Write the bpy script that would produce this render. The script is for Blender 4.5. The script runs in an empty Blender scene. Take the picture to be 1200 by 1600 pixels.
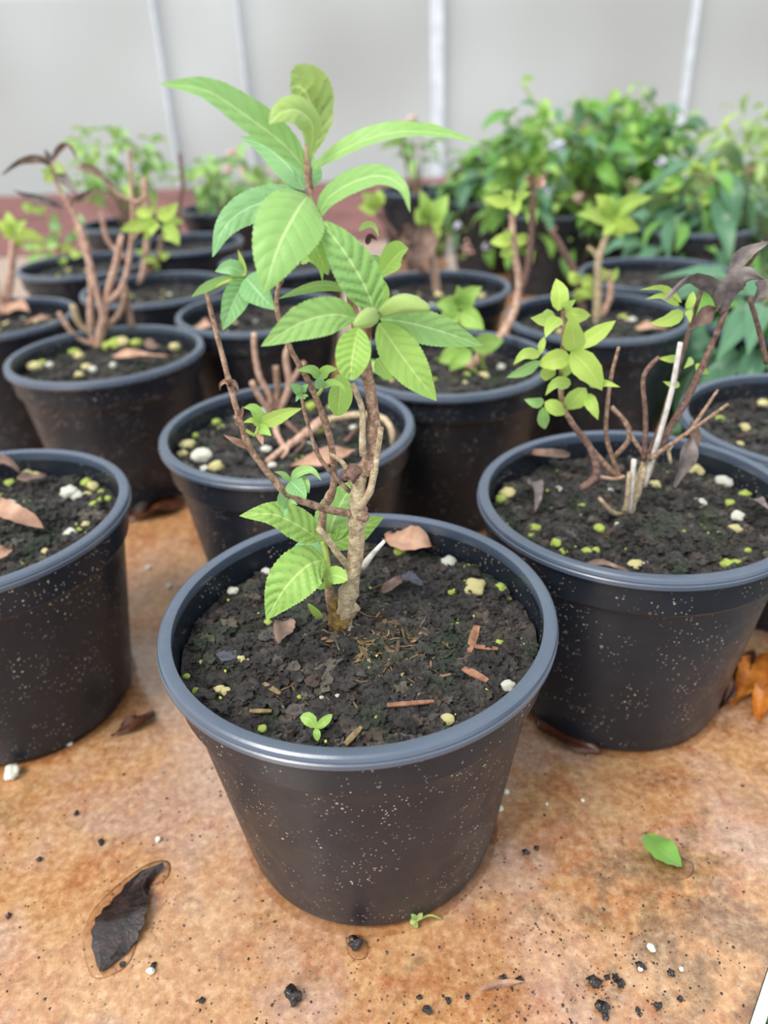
import bpy, math, random
import numpy as np
from mathutils import Vector, Matrix, noise

# ------------------------------------------------------------------ camera, world, sun, exposure
scene = bpy.context.scene
F_PX, PITCH, ROLL, CAM_H = 1200.0, 0.5093, -0.0432, 0.4265
cd = bpy.data.cameras.new('camera')
cd.sensor_fit = 'HORIZONTAL'
cd.sensor_width = 36.0
cd.lens = 36.0 * F_PX / 1200.0
cd.clip_start = 0.02
cd.clip_end = 200
cd.dof.use_dof = True
cd.dof.focus_distance = 0.395
cd.dof.aperture_fstop = 6.8
cam = bpy.data.objects.new('camera', cd)
scene.collection.objects.link(cam)
cam.matrix_world = (Matrix.Translation((0, 0, CAM_H)) @ Matrix.Rotation(math.pi / 2 - PITCH, 4, 'X')
                    @ Matrix.Rotation(ROLL, 4, 'Z'))
scene.camera = cam
scene.view_settings.view_transform = 'Standard'
scene.view_settings.look = 'None'
scene.view_settings.gamma = 1.0
scene.view_settings.use_curve_mapping = False
scene.view_settings.exposure = 0.70

wd = bpy.data.worlds.new('daylight')
scene.world = wd
wd.use_nodes = True
wd.node_tree.nodes['Background'].inputs[0].default_value = (0.86, 0.935, 1.0, 1)   # even white light of a diffusing roof
wd.node_tree.nodes['Background'].inputs[1].default_value = 0.92

sl = bpy.data.lights.new('sun', 'SUN')
sl.energy = 2.1
sl.angle = math.radians(28)
sl.color = (1.0, 0.955, 0.88)
sun = bpy.data.objects.new('sun', sl)
scene.collection.objects.link(sun)
sun.rotation_euler = (math.radians(24), math.radians(-30), 0)      # high, from the left and a little behind the camera
sun.location = (-2, -1, 4)

# ------------------------------------------------------------------ helpers
RND = random.Random(7)
CP, SP = math.cos(PITCH), math.sin(PITCH)
CAM = np.array([0.0, 0.0, CAM_H])
POT_H, POT_R, POT_RB = 0.1714, 0.110, 0.0793


def ray(x, y):
    u = (x - 600) / F_PX
    v = (800 - y) / F_PX
    c, s = math.cos(ROLL), math.sin(ROLL)
    u, v = c * u - s * v, s * u + c * v
    return np.array([u, CP + v * SP, -SP + v * CP])


def atz(x, y, z):
    d = ray(x, y)
    return CAM + d * ((z - CAM_H) / d[2])


def aty(x, y, Y):
    d = ray(x, y)
    return CAM + d * (Y / d[1])


def px_size(px, P):
    """real size of a length of px pixels at point P"""
    d = np.asarray(P) - CAM
    depth = d[1] * CP - d[2] * SP
    return px * depth / F_PX


def link(o):
    scene.collection.objects.link(o)
    return o


def woff(o):
    v = np.zeros(3)
    while o is not None:
        v += np.array(o.location)
        o = o.parent
    return v


def tag(o, label=None, cat=None, group=None, kind=None):
    if label: o['label'] = label
    if cat: o['category'] = cat
    if group: o['group'] = group
    if kind: o['kind'] = kind
    return o


def empty(name, loc, label, cat, group=None):
    o = link(bpy.data.objects.new(name, None))
    o.location = loc
    o.empty_display_size = 0.01
    return tag(o, label, cat, group)


def mesh_data(name, verts, faces, mat, uv=None, smooth=True):
    me = bpy.data.meshes.new(name)
    me.from_pydata([tuple(v) for v in verts], [], faces)
    if uv is not None:
        lay = me.uv_layers.new(name='UVMap')
        idx = np.empty(len(me.loops), dtype=np.int32)
        me.loops.foreach_get('vertex_index', idx)
        lay.data.foreach_set('uv', np.asarray(uv, dtype=np.float32)[idx].ravel())
    if smooth:
        me.polygons.foreach_set('use_smooth', [True] * len(me.polygons))
    if mat is not None:
        me.materials.append(mat)
    me.update()
    return me


def obj(name, verts, faces, mat, parent=None, uv=None, smooth=True, origin=None):
    """one mesh object; verts in world space"""
    verts = np.asarray(verts, dtype=float)
    off = woff(parent)
    loc = np.zeros(3)
    if origin is not None:
        loc = np.asarray(origin) - off
    o = bpy.data.objects.new(name, mesh_data(name, verts - off - loc, faces, mat, uv, smooth))
    o.location = loc
    o.parent = parent
    return link(o)


def inst(name, me, parent=None, loc=(0, 0, 0), rot=(0, 0, 0), scale=(1, 1, 1)):
    o = bpy.data.objects.new(name, me)
    o.parent = parent
    o.location = np.asarray(loc) - woff(parent)
    o.rotation_euler = rot
    o.scale = scale
    return link(o)


def box_geo(x0, x1, y0, y1, z0, z1):
    v = [(x, y, z) for z in (z0, z1) for y in (y0, y1) for x in (x0, x1)]
    f = [(0, 2, 3, 1), (4, 5, 7, 6), (0, 1, 5, 4), (2, 6, 7, 3), (0, 4, 6, 2), (1, 3, 7, 5)]
    return v, f


def prism(poly, z0, z1):
    n = len(poly)
    v = [(x, y, z0) for x, y in poly] + [(x, y, z1) for x, y in poly]
    f = [tuple(range(n))[::-1], tuple(range(n, 2 * n))] + [(i, (i + 1) % n, n + (i + 1) % n, n + i) for i in range(n)]
    return v, f


def lathe(profile, n=96):
    v, f = [], []
    m = len(profile)
    for i in range(n):
        a = 2 * math.pi * i / n
        for r, z in profile:
            v.append((r * math.cos(a), r * math.sin(a), z))
    for i in range(n):
        j = (i + 1) % n
        for k in range(m - 1):
            f.append((i * m + k, j * m + k, j * m + k + 1, i * m + k + 1))
    return v, f


def catmull(pts, n):
    P = np.asarray(pts, dtype=float)
    if len(P) == 2:
        t = np.linspace(0, 1, n)[:, None]
        return P[0] * (1 - t) + P[1] * t
    seg = np.linalg.norm(np.diff(P, axis=0)[:, :3], axis=1)
    cum = np.concatenate([[0], np.cumsum(seg)]) / seg.sum()
    Q = np.vstack([2 * P[0] - P[1], P, 2 * P[-1] - P[-2]])
    out = []
    for s in np.linspace(0, 1, n):
        i = min(int(np.searchsorted(cum, s, side='right')) - 1, len(P) - 2)
        t = (s - cum[i]) / (cum[i + 1] - cum[i])
        a, b, c, d = Q[i:i + 4]
        out.append(0.5 * (2 * b + (c - a) * t + (2 * a - 5 * b + 4 * c - d) * t * t + (3 * b - a - 3 * c + d) * t ** 3))
    return np.array(out)


def tube_geo(path, radii, sides=8, rough=0.0, seed=0, node_every=None):
    """capped tube along a path with a radius for each point"""
    path = np.asarray(path)
    n = len(path)
    T = np.gradient(path, axis=0)
    T /= np.linalg.norm(T, axis=1)[:, None] + 1e-12
    up = np.array([0.31, -0.9, 0.3])
    v, f = [], []
    for i in range(n):
        a = np.cross(T[i], up)
        a /= np.linalg.norm(a) + 1e-9
        b = np.cross(T[i], a)
        rr = radii[i]
        for k in range(sides):
            t = 2 * math.pi * k / sides
            q = rr
            if rough:
                q *= 1 + rough * noise.noise(Vector(path[i] * 260 + np.array([k * 3.1 + seed, seed, 0])))
            v.append(path[i] + (a * math.cos(t) + b * math.sin(t)) * q)
    for i in range(n - 1):
        for k in range(sides):
            k2 = (k + 1) % sides
            f.append((i * sides + k, i * sides + k2, (i + 1) * sides + k2, (i + 1) * sides + k))
    f.append(tuple(range(sides))[::-1])
    f.append(tuple((n - 1) * sides + k for k in range(sides)))
    return v, f


def merge(geos):
    V, Fc, o = [], [], 0
    for v, f in geos:
        V.extend(v)
        Fc.extend([tuple(i + o for i in q) for q in f])
        o += len(v)
    return V, Fc


# ------------------------------------------------------------------ materials
def srgb(r, g, b):
    def l(c):
        c /= 255.0
        return c / 12.92 if c <= 0.04045 else ((c + 0.055) / 1.055) ** 2.4
    return (l(r), l(g), l(b), 1.0)


class NT:
    def __init__(self, name):
        self.m = bpy.data.materials.new(name)
        self.m.use_nodes = True
        self.t = self.m.node_tree
        self.n = self.t.nodes
        self.b = self.n['Principled BSDF']
        self.out = self.n['Material Output']

    def node(self, typ, **kw):
        nd = self.n.new(typ)
        for k, v in kw.items():
            setattr(nd, k, v)
        return nd

    def l(self, a, b):
        self.t.links.new(a, b)

    def noise(self, scale, detail=4, rough=0.55, coord='Object', vec=None, dist=0.0):
        tx = self.node('ShaderNodeTexNoise')
        tx.inputs['Scale'].default_value = scale
        tx.inputs['Detail'].default_value = detail
        tx.inputs['Roughness'].default_value = rough
        tx.inputs['Distortion'].default_value = dist
        if vec is None:
            vec = self.node('ShaderNodeTexCoord').outputs[coord]
        self.l(vec, tx.inputs['Vector'])
        return tx.outputs['Fac']

    def ramp(self, fac, stops, interp='LINEAR'):
        r = self.node('ShaderNodeValToRGB')
        r.color_ramp.interpolation = interp
        el = r.color_ramp.elements
        while len(el) < len(stops):
            el.new(0.5)
        for e, (p, c) in zip(el, stops):
            e.position = p
            e.color = c if len(c) == 4 else (*c, 1)
        self.l(fac, r.inputs['Fac'])
        return r.outputs['Color']

    def mix(self, fac, a, b, mode='MIX'):
        mx = self.node('ShaderNodeMix', data_type='RGBA', blend_type=mode)
        for s, v in ((mx.inputs[0], fac), (mx.inputs[6], a), (mx.inputs[7], b)):
            if isinstance(v, (int, float)):
                s.default_value = v
            elif isinstance(v, tuple):
                s.default_value = v
            else:
                self.l(v, s)
        return mx.outputs[2]

    def math(self, op, a, b=None, clamp=False):
        m = self.node('ShaderNodeMath', operation=op, use_clamp=clamp)
        for s, v in ((m.inputs[0], a), (m.inputs[1], b)):
            if v is None: continue
            if isinstance(v, (int, float)): s.default_value = v
            else: self.l(v, s)
        return m.outputs[0]

    def bump(self, h, strength=0.3, dist=0.001, target=None):
        b = self.node('ShaderNodeBump')
        b.inputs['Strength'].default_value = strength
        b.inputs['Distance'].default_value = dist
        self.l(h, b.inputs['Height'])
        self.l(b.outputs[0], (target or self.b).inputs['Normal'])
        return b

    def set(self, **kw):
        for k, v in kw.items():
            s = self.b.inputs[k.replace('_', ' ')]
            if isinstance(v, (int, float, tuple)): s.default_value = v
            else: self.l(v, s)
        return self


W4 = (1, 1, 1, 1)
B4 = (0, 0, 0, 1)


def mat_leaf(name, base, vein, transl=0.35, alt=None, rough=0.45, spread=0.25):
    t = NT(name)
    tc = t.node('ShaderNodeTexCoord')
    sx = t.node('ShaderNodeSeparateXYZ')
    t.l(tc.outputs['UV'], sx.inputs[0])
    u, v = sx.outputs[0], sx.outputs[1]
    av = t.math('ABSOLUTE', t.math('SUBTRACT', v, 0.5))
    mid = t.math('LESS_THAN', av, 0.022)
    ph = t.math('FRACT', t.math('SUBTRACT', t.math('MULTIPLY', u, 8.0), t.math('MULTIPLY', av, 3.2)))
    lat = t.ramp(ph, [(0.0, W4), (0.07, B4), (0.93, B4), (1.0, W4)])
    oi = t.node('ShaderNodeObjectInfo')
    col = t.mix(t.ramp(oi.outputs['Random'], [(0, B4), (1, W4)]), base, alt or base)
    n = t.noise(120, 3)
    n2 = t.noise(35, 2)
    col = t.mix(t.math('MULTIPLY', n2, spread), col, vein)
    col = t.mix(t.math('MULTIPLY', lat, 0.32), col, vein)
    col = t.mix(t.math('MULTIPLY', mid, 0.75), col, vein)
    t.set(Base_Color=col, Roughness=rough)
    t.b.inputs['Specular IOR Level'].default_value = 0.4
    t.b.inputs['Sheen Weight'].default_value = 0.30
    t.b.inputs['Sheen Roughness'].default_value = 0.5
    h = t.math('ADD', n, t.math('MULTIPLY', lat, -0.8))
    bp = t.bump(h, 0.35, 0.0006)
    tr = t.node('ShaderNodeBsdfTranslucent')
    tcol = t.mix(0.45, col, (0.58, 0.74, 0.20, 1))
    t.l(tcol, tr.inputs['Color'])
    ms = t.node('ShaderNodeMixShader')
    ms.inputs[0].default_value = transl
    t.l(t.b.outputs[0], ms.inputs[1])
    t.l(tr.outputs[0], ms.inputs[2])
    t.l(ms.outputs[0], t.out.inputs['Surface'])
    return t.m


def mat_simple(name, stops, scale=60, rough=0.8, bump=0.4, bdist=0.001, detail=5, spec=0.3, coord='Object', coat=0.0):
    t = NT(name)
    n = t.noise(scale, detail, coord=coord)
    t.set(Base_Color=t.ramp(n, stops), Roughness=rough)
    t.b.inputs['Specular IOR Level'].default_value = spec
    t.b.inputs['Coat Weight'].default_value = coat
    t.b.inputs['Coat Roughness'].default_value = 0.12
    t.bump(t.noise(scale * 2.5, 4, coord=coord), bump, bdist)
    return t.m


M = {}
M['leaf'] = mat_leaf('leaf_green', srgb(136, 184, 92), srgb(206, 226, 160), 0.30, srgb(126, 178, 96))
M['leaf_bright'] = mat_leaf('leaf_bright', srgb(152, 196, 84), srgb(210, 228, 142), 0.33, srgb(142, 188, 86))
M['leaf_blue_shade'] = mat_leaf('leaf_bluegreen_shaded', srgb(112, 168, 106), srgb(176, 212, 160), 0.28, srgb(118, 172, 104))  # green of leaves in shadow, the shade put into the colour
M['leaf_young'] = mat_leaf('leaf_young', srgb(150, 178, 92), srgb(218, 226, 160), 0.32, srgb(158, 184, 98))
M['leaf_yellow'] = mat_leaf('leaf_yellowgreen', srgb(178, 204, 84), srgb(214, 222, 130), 0.38, srgb(160, 196, 84))
M['leaf_shrub'] = mat_leaf('leaf_shrub', srgb(70, 138, 56), srgb(140, 180, 100), 0.30, srgb(116, 172, 62))
M['leaf_shrub_dark'] = mat_leaf('leaf_shrub_dark', srgb(58, 106, 74), srgb(120, 160, 130), 0.22, srgb(78, 128, 92), rough=0.35)
M['leaf_pale'] = mat_leaf('leaf_pale', srgb(140, 178, 108), srgb(190, 210, 150), 0.35, srgb(164, 192, 112))
M['dead'] = mat_simple('dead_leaf', [(0.3, srgb(84, 66, 60)), (0.6, srgb(128, 104, 92)), (0.8, srgb(160, 138, 122))], 90, 0.75, 0.6)
M['dead_dark'] = mat_simple('dead_leaf_dark', [(0.3, srgb(86, 76, 74)), (0.7, srgb(140, 128, 124))], 110, 0.6, 0.7)
M['dead_tan'] = mat_simple('dead_leaf_tan', [(0.3, srgb(128, 94, 78)), (0.55, srgb(172, 134, 112)), (0.75, srgb(198, 162, 138))], 60, 0.7, 0.4)
M['dead_wet'] = mat_simple('dead_leaf_wet', [(0.35, srgb(24, 17, 15)), (0.7, srgb(58, 38, 32))], 120, 0.35, 0.8, 0.0015, coat=0.8)
M['dead_brown_wet'] = mat_simple('dead_leaf_brown_wet', [(0.35, srgb(50, 26, 16)), (0.7, srgb(104, 58, 34))], 100, 0.4, 0.8, 0.0015, coat=0.6)
M['dead_orange'] = mat_simple('dead_leaf_orange', [(0.3, srgb(120, 58, 22)), (0.5, srgb(196, 112, 36)), (0.75, srgb(226, 150, 66))], 55, 0.45, 0.5, coat=0.5)
M['bark'] = mat_simple('bark_brown', [(0.28, srgb(100, 76, 62)), (0.5, srgb(154, 122, 102)), (0.75, srgb(200, 172, 148))], 330, 0.85, 0.9, 0.0012)
M['bark_pale'] = mat_simple('bark_pale', [(0.25, srgb(128, 106, 82)), (0.5, srgb(182, 160, 128)), (0.75, srgb(216, 202, 174))], 300, 0.85, 0.9, 0.0012)
M['bark_dark'] = mat_simple('bark_dark', [(0.28, srgb(76, 56, 50)), (0.55, srgb(120, 92, 82)), (0.8, srgb(160, 132, 116))], 300, 0.8, 0.8, 0.001)
M['bark_pink'] = mat_simple('bark_pinkish', [(0.28, srgb(146, 110, 94)), (0.55, srgb(192, 156, 136)), (0.8, srgb(224, 198, 178))], 150, 0.8, 0.5, 0.001)
M['cane'] = mat_simple('cane_white', [(0.3, srgb(176, 168, 158)), (0.7, srgb(226, 220, 212))], 200, 0.7, 0.3)
M['root'] = mat_simple('root_crown', [(0.28, srgb(66, 48, 30)), (0.5, srgb(122, 96, 52)), (0.7, srgb(160, 132, 70))], 200, 0.85, 1.0, 0.002)
M['green_stem'] = mat_simple('green_stem', [(0.3, srgb(140, 160, 70)), (0.7, srgb(184, 196, 110))], 200, 0.6, 0.3)
M['red_stem'] = mat_simple('red_stem', [(0.3, srgb(116, 74, 62)), (0.7, srgb(160, 118, 92))], 300, 0.7, 0.4)
M['chip'] = mat_simple('wood_chip', [(0.3, srgb(96, 66, 50)), (0.7, srgb(160, 116, 90))], 200, 0.8, 0.6)
M['flake'] = mat_simple('dark_flake', [(0.3, srgb(50, 50, 58)), (0.7, srgb(88, 88, 98))], 200, 0.6, 0.6)
M['straw'] = mat_simple('straw', [(0.3, srgb(88, 74, 48)), (0.7, srgb(142, 122, 86))], 300, 0.8, 0.4)
M['perlite_white'] = mat_simple('perlite_white', [(0.3, srgb(206, 204, 186)), (0.7, srgb(244, 242, 228))], 300, 0.8, 0.7)
M['perlite_cream'] = mat_simple('perlite_cream', [(0.3, srgb(200, 186, 118)), (0.7, srgb(232, 222, 170))], 260, 0.8, 0.7)
M['perlite_green'] = mat_simple('perlite_green', [(0.35, srgb(150, 176, 60)), (0.65, srgb(206, 218, 120))], 200, 0.75, 0.7)
M['crumb_dark'] = mat_simple('soil_crumb', [(0.3, srgb(20, 17, 17)), (0.7, srgb(58, 48, 46))], 300, 0.35, 1.0, 0.001, coat=0.5)


def mat_soil():
    t = NT('soil')
    g = t.node('ShaderNodeNewGeometry')
    n = t.noise(90, 6, 0.7)
    c = t.ramp(n, [(0.30, srgb(18, 16, 17)), (0.46, srgb(52, 47, 45)), (0.60, srgb(96, 90, 85)), (0.74, srgb(152, 144, 136))])
    isl = t.ramp(g.outputs['Random Per Island'], [(0, srgb(20, 18, 19)), (0.3, srgb(42, 37, 36)), (0.55, srgb(66, 60, 57)), (0.75, srgb(54, 53, 55)),
                                                  (0.90, srgb(98, 78, 62)), (0.96, srgb(132, 120, 106)), (1, srgb(100, 97, 97))])
    c = t.mix(0.6, c, isl)
    moss = t.ramp(t.noise(28, 3), [(0.52, B4), (0.64, W4)])
    c = t.mix(t.math('MULTIPLY', moss, 0.34), c, srgb(50, 78, 44))
    t.set(Base_Color=c, Roughness=t.ramp(t.noise(160, 2), [(0.35, (0.30,) * 3), (0.65, (0.8,) * 3)]))
    t.b.inputs['Specular IOR Level'].default_value = 0.5
    t.bump(t.noise(480, 5, 0.75), 1.0, 0.0026)
    return t.m


M['soil'] = mat_soil()
_t = NT('straw_mix')
_t.set(Base_Color=_t.ramp(_t.node('ShaderNodeNewGeometry').outputs['Random Per Island'], [(0, srgb(54, 42, 34)), (0.35, srgb(92, 74, 48)), (0.6, srgb(112, 98, 58)), (0.8, srgb(132, 96, 70)), (1, srgb(150, 132, 100))]), Roughness=0.75)
M['straw_mix'] = _t.m


def mat_plastic(name, base, dirt, dirt_amt, rough, spots=True):
    t = NT(name)
    tc = t.node('ShaderNodeTexCoord')
    oi = t.node('ShaderNodeObjectInfo')
    add = t.node('ShaderNodeVectorMath', operation='ADD')
    t.l(tc.outputs['Object'], add.inputs[0])
    cm = t.node('ShaderNodeCombineXYZ')
    t.l(t.math('MULTIPLY', oi.outputs['Random'], 9.0), cm.inputs[0])
    t.l(cm.outputs[0], add.inputs[1])
    vec = add.outputs[0]
    n = t.ramp(t.noise(22, 5, 0.6, vec=vec), [(0.42, B4), (0.75, W4)])
    col = t.mix(t.math('MULTIPLY', n, dirt_amt), base, dirt)
    if spots:
        for sc, th, c, am in ((240, 0.16, srgb(186, 170, 148), 0.85), (520, 0.20, srgb(196, 188, 172), 0.8), (380, 0.2, srgb(150, 132, 112), 0.7), (90, 0.08, srgb(150, 118, 92), 0.7)):
            vo = t.node('ShaderNodeTexVoronoi')
            vo.inputs['Scale'].default_value = sc
            t.l(vec, vo.inputs['Vector'])
            dot = t.ramp(vo.outputs['Distance'], [(0.0, W4), (th, W4), (th + 0.05, B4)])
            sel = t.node('ShaderNodeSeparateColor')
            t.l(vo.outputs['Color'], sel.inputs[0])
            on = t.math('GREATER_THAN', sel.outputs[0], 0.80)
            patch = t.ramp(t.noise(34, 2, vec=vec), [(0.42, B4), (0.56, W4)])
            k = t.math('MULTIPLY', t.math('MULTIPLY', dot, on), t.math('MULTIPLY', patch, am))
            col = t.mix(k, col, c)
    r = t.ramp(t.noise(60, 3, vec=vec), [(0.3, (rough - 0.06,) * 3), (0.7, (rough + 0.1,) * 3)])
    t.set(Base_Color=col, Roughness=r)
    t.b.inputs['Specular IOR Level'].default_value = 0.85 if not spots else 0.38
    t.bump(t.noise(500, 2, vec=vec), 0.08, 0.0004)
    return t.m


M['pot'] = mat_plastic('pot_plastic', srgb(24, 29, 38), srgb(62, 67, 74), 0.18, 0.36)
M['pot_rim'] = mat_plastic('pot_rim_sky_sheen', srgb(70, 81, 98), srgb(106, 112, 121), 0.22, 0.27, spots=False)  # same plastic as the pot; sky reflection put into the lighter blue


def mat_bench():
    t = NT('bench_rusty_wet')
    tc = t.node('ShaderNodeTexCoord')
    P = tc.outputs['Object']
    a = t.noise(12, 7, 0.62, vec=P, dist=0.9)
    c = t.ramp(a, [(0.30, srgb(138, 78, 42)), (0.39, srgb(180, 112, 62)), (0.47, srgb(210, 156, 100)), (0.54, srgb(190, 124, 66)), (0.63, srgb(212, 164, 116)), (0.76, srgb(176, 132, 102))])
    pk = t.ramp(t.noise(9, 6, 0.6, vec=P, dist=0.5), [(0.48, B4), (0.60, W4)])
    c = t.mix(t.math('MULTIPLY', pk, 0.8), c, srgb(194, 160, 150))
    ru = t.ramp(t.noise(20, 6, 0.68, vec=P, dist=1.1), [(0.52, B4), (0.64, W4)])
    c = t.mix(t.math('MULTIPLY', ru, 0.8), c, srgb(178, 88, 34))
    ol = t.ramp(t.noise(17, 5, 0.6, vec=P, dist=0.5), [(0.60, B4), (0.72, W4)])
    c = t.mix(t.math('MULTIPLY', ol, 0.7), c, srgb(120, 98, 58))
    # dark algae, mostly by the front right corner
    mp = t.node('ShaderNodeVectorMath', operation='DISTANCE')
    t.l(P, mp.inputs[0])
    mp.inputs[1].default_value = (0.163, -0.330, 0.78)
    near = t.ramp(mp.outputs['Value'], [(0.02, W4), (0.10, B4)])
    al = t.ramp(t.math('ADD', t.noise(36, 6, 0.7, vec=P), t.math('MULTIPLY', near, 0.20)), [(0.60, B4), (0.70, W4)])
    c = t.mix(t.math('MULTIPLY', al, 0.72), c, srgb(76, 72, 60))
    fi = t.noise(190, 6, 0.75, vec=P)
    c = t.mix(0.42, c, t.ramp(fi, [(0.34, srgb(104, 60, 32)), (0.5, srgb(186, 130, 78)), (0.66, srgb(236, 198, 154))]))
    br = t.ramp(t.noise(64, 6, 0.7, vec=P, dist=0.6), [(0.55, B4), (0.66, W4)])
    c = t.mix(t.math('MULTIPLY', br, 0.5), c, srgb(134, 82, 44))
    vo = t.node('ShaderNodeTexVoronoi')
    vo.inputs['Scale'].default_value = 330
    t.l(P, vo.inputs['Vector'])
    sel = t.node('ShaderNodeSeparateColor')
    t.l(vo.outputs['Color'], sel.inputs[0])
    sp = t.math('MULTIPLY', t.ramp(vo.outputs['Distance'], [(0.18, W4), (0.30, B4)]), t.math('GREATER_THAN', sel.outputs[0], 0.76))
    den = t.ramp(t.noise(16, 3, vec=P), [(0.42, B4), (0.56, W4)])
    c = t.mix(t.math('MULTIPLY', t.math('MULTIPLY', sp, den), 0.75), c, srgb(66, 42, 30))
    hs = t.node('ShaderNodeHueSaturation')
    hs.inputs['Value'].default_value = 0.84
    hs.inputs['Hue'].default_value = 0.503
    hs.inputs['Saturation'].default_value = 0.93
    t.l(c, hs.inputs['Color'])
    wet = t.ramp(t.noise(11, 4, 0.5, vec=P), [(0.42, (0.10,) * 3), (0.58, (0.40,) * 3)])
    t.set(Base_Color=hs.outputs[0], Roughness=wet)
    t.b.inputs['Specular IOR Level'].default_value = 0.6
    t.b.inputs['Coat Weight'].default_value = 1.0
    t.b.inputs['Coat Roughness'].default_value = 0.07
    t.b.inputs['Coat IOR'].default_value = 1.33
    t.bump(t.math('ADD', t.noise(240, 4, 0.6, vec=P), t.math('MULTIPLY', t.noise(30, 2, vec=P), 0.8)), 0.22, 0.0009)
    return t.m


M['bench'] = mat_bench()
M['bench_red'] = mat_simple('bench_red', [(0.3, srgb(96, 58, 56)), (0.6, srgb(128, 82, 78)), (0.8, srgb(150, 108, 100))], 6, 0.6, 0.3)
M['edge'] = mat_simple('edge_white', [(0.3, srgb(206, 208, 200)), (0.7, srgb(236, 238, 232))], 160, 0.5, 0.4)
M['floor'] = mat_simple('floor_earth', [(0.3, srgb(70, 66, 56)), (0.7, srgb(112, 106, 94))], 6, 0.9, 0.5)
M['frame'] = mat_simple('frame_aluminium', [(0.3, srgb(196, 202, 210)), (0.7, srgb(222, 227, 232))], 20, 0.45, 0.1)
M['steel'] = mat_simple('bench_frame', [(0.3, srgb(120, 122, 126)), (0.7, srgb(150, 152, 156))], 20, 0.5, 0.1)
M['bank'] = mat_simple('bank_outside_added', [(0.3, srgb(140, 130, 122)), (0.7, srgb(176, 166, 158))], 0.9, 0.9, 0.2)


def mat_panel():
    t = NT('polycarbonate_panel')
    n = t.noise(1.1, 1, 0.4)
    c = t.ramp(n, [(0.3, srgb(216, 216, 213)), (0.7, srgb(242, 244, 243))])
    t.set(Base_Color=c, Roughness=0.5)
    tr = t.node('ShaderNodeBsdfTranslucent')
    t.l(c, tr.inputs[0])
    tp = t.node('ShaderNodeBsdfTransparent')
    tp.inputs[0].default_value = (0.86, 0.88, 0.88, 1)
    a = t.node('ShaderNodeMixShader')
    a.inputs[0].default_value = 0.55
    t.l(t.b.outputs[0], a.inputs[1])
    t.l(tr.outputs[0], a.inputs[2])
    b = t.node('ShaderNodeMixShader')
    b.inputs[0].default_value = 0.36
    t.l(a.outputs[0], b.inputs[1])
    t.l(tp.outputs[0], b.inputs[2])
    t.l(b.outputs[0], t.out.inputs['Surface'])
    return t.m


M['panel'] = mat_panel()


def mat_water():
    t = NT('water_film')
    g = t.node('ShaderNodeBsdfGlossy')
    g.inputs['Roughness'].default_value = 0.03
    tp = t.node('ShaderNodeBsdfTransparent')
    tp.inputs[0].default_value = (0.95, 0.92, 0.88, 1)
    fr = t.node('ShaderNodeFresnel')
    fr.inputs[0].default_value = 1.33
    ms = t.node('ShaderNodeMixShader')
    t.l(fr.outputs[0], ms.inputs[0])
    t.l(tp.outputs[0], ms.inputs[1])
    t.l(g.outputs[0], ms.inputs[2])
    t.l(ms.outputs[0], t.out.inputs['Surface'])
    return t.m


M['water'] = mat_water()

# ------------------------------------------------------------------ the setting
WALL_Y = 4.35
FLOOR_Z = -0.78
v, f = box_geo(-9, 9, -1.5, 16, FLOOR_Z - 0.1, FLOOR_Z)
tag(obj('floor', v, f, M['floor'], smooth=False), 'grey earth floor of the greenhouse below the bench', 'floor', kind='structure')

wall = link(bpy.data.objects.new('wall_back', None))
wall.location = (0, WALL_Y, FLOOR_Z)
tag(wall, 'translucent polycarbonate greenhouse wall with slim upright bars', 'wall', kind='structure')


def wall_x(px, py=150):
    return aty(px, py, WALL_Y)[0]


bars = [(-160, 0.020), (262, 0.012), (386, 0.010), (682, 0.060), (1066, 0.024), (1330, 0.04)]
xs = [-7.0, -4.5] + [wall_x(b[0]) for b in bars] + [4.5, 7.0]
for i in range(len(xs) - 1):
    v, f = box_geo(xs[i] + 0.002, xs[i + 1] - 0.002, WALL_Y, WALL_Y + 0.008, FLOOR_Z + 0.62, 3.4)
    obj('panel', v, f, M['panel'], wall, smooth=False)
for (px, w) in bars:
    x = wall_x(px)
    v, f = box_geo(x - w / 2, x + w / 2, WALL_Y - 0.045, WALL_Y - 0.001, FLOOR_Z + 0.62, 3.4)
    obj('upright_bar', v, f, M['frame'], wall, smooth=False)
v, f = box_geo(-7, 7, WALL_Y - 0.05, WALL_Y + 0.12, FLOOR_Z, FLOOR_Z + 0.62)
obj('plinth', v, f, M['steel'], wall, smooth=False)
v, f = box_geo(-7, 7, WALL_Y - 0.05, WALL_Y + 0.02, FLOOR_Z + 0.622, FLOOR_Z + 0.66)
obj('sill_rail', v, f, M['frame'], wall, smooth=False)

v, f = merge([box_geo(-14, 14, 9.0, 9.3, FLOOR_Z, 1.25), box_geo(-2.6, 14, 8.6, 9.0, FLOOR_Z, 0.42)])  # added outside to darken the view through the lower panels
tag(obj('wall_outside_added', v, f, M['bank'], smooth=False), 'added pale brown wall outside, darkening the lower greenhouse panels', 'wall', kind='structure')

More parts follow.
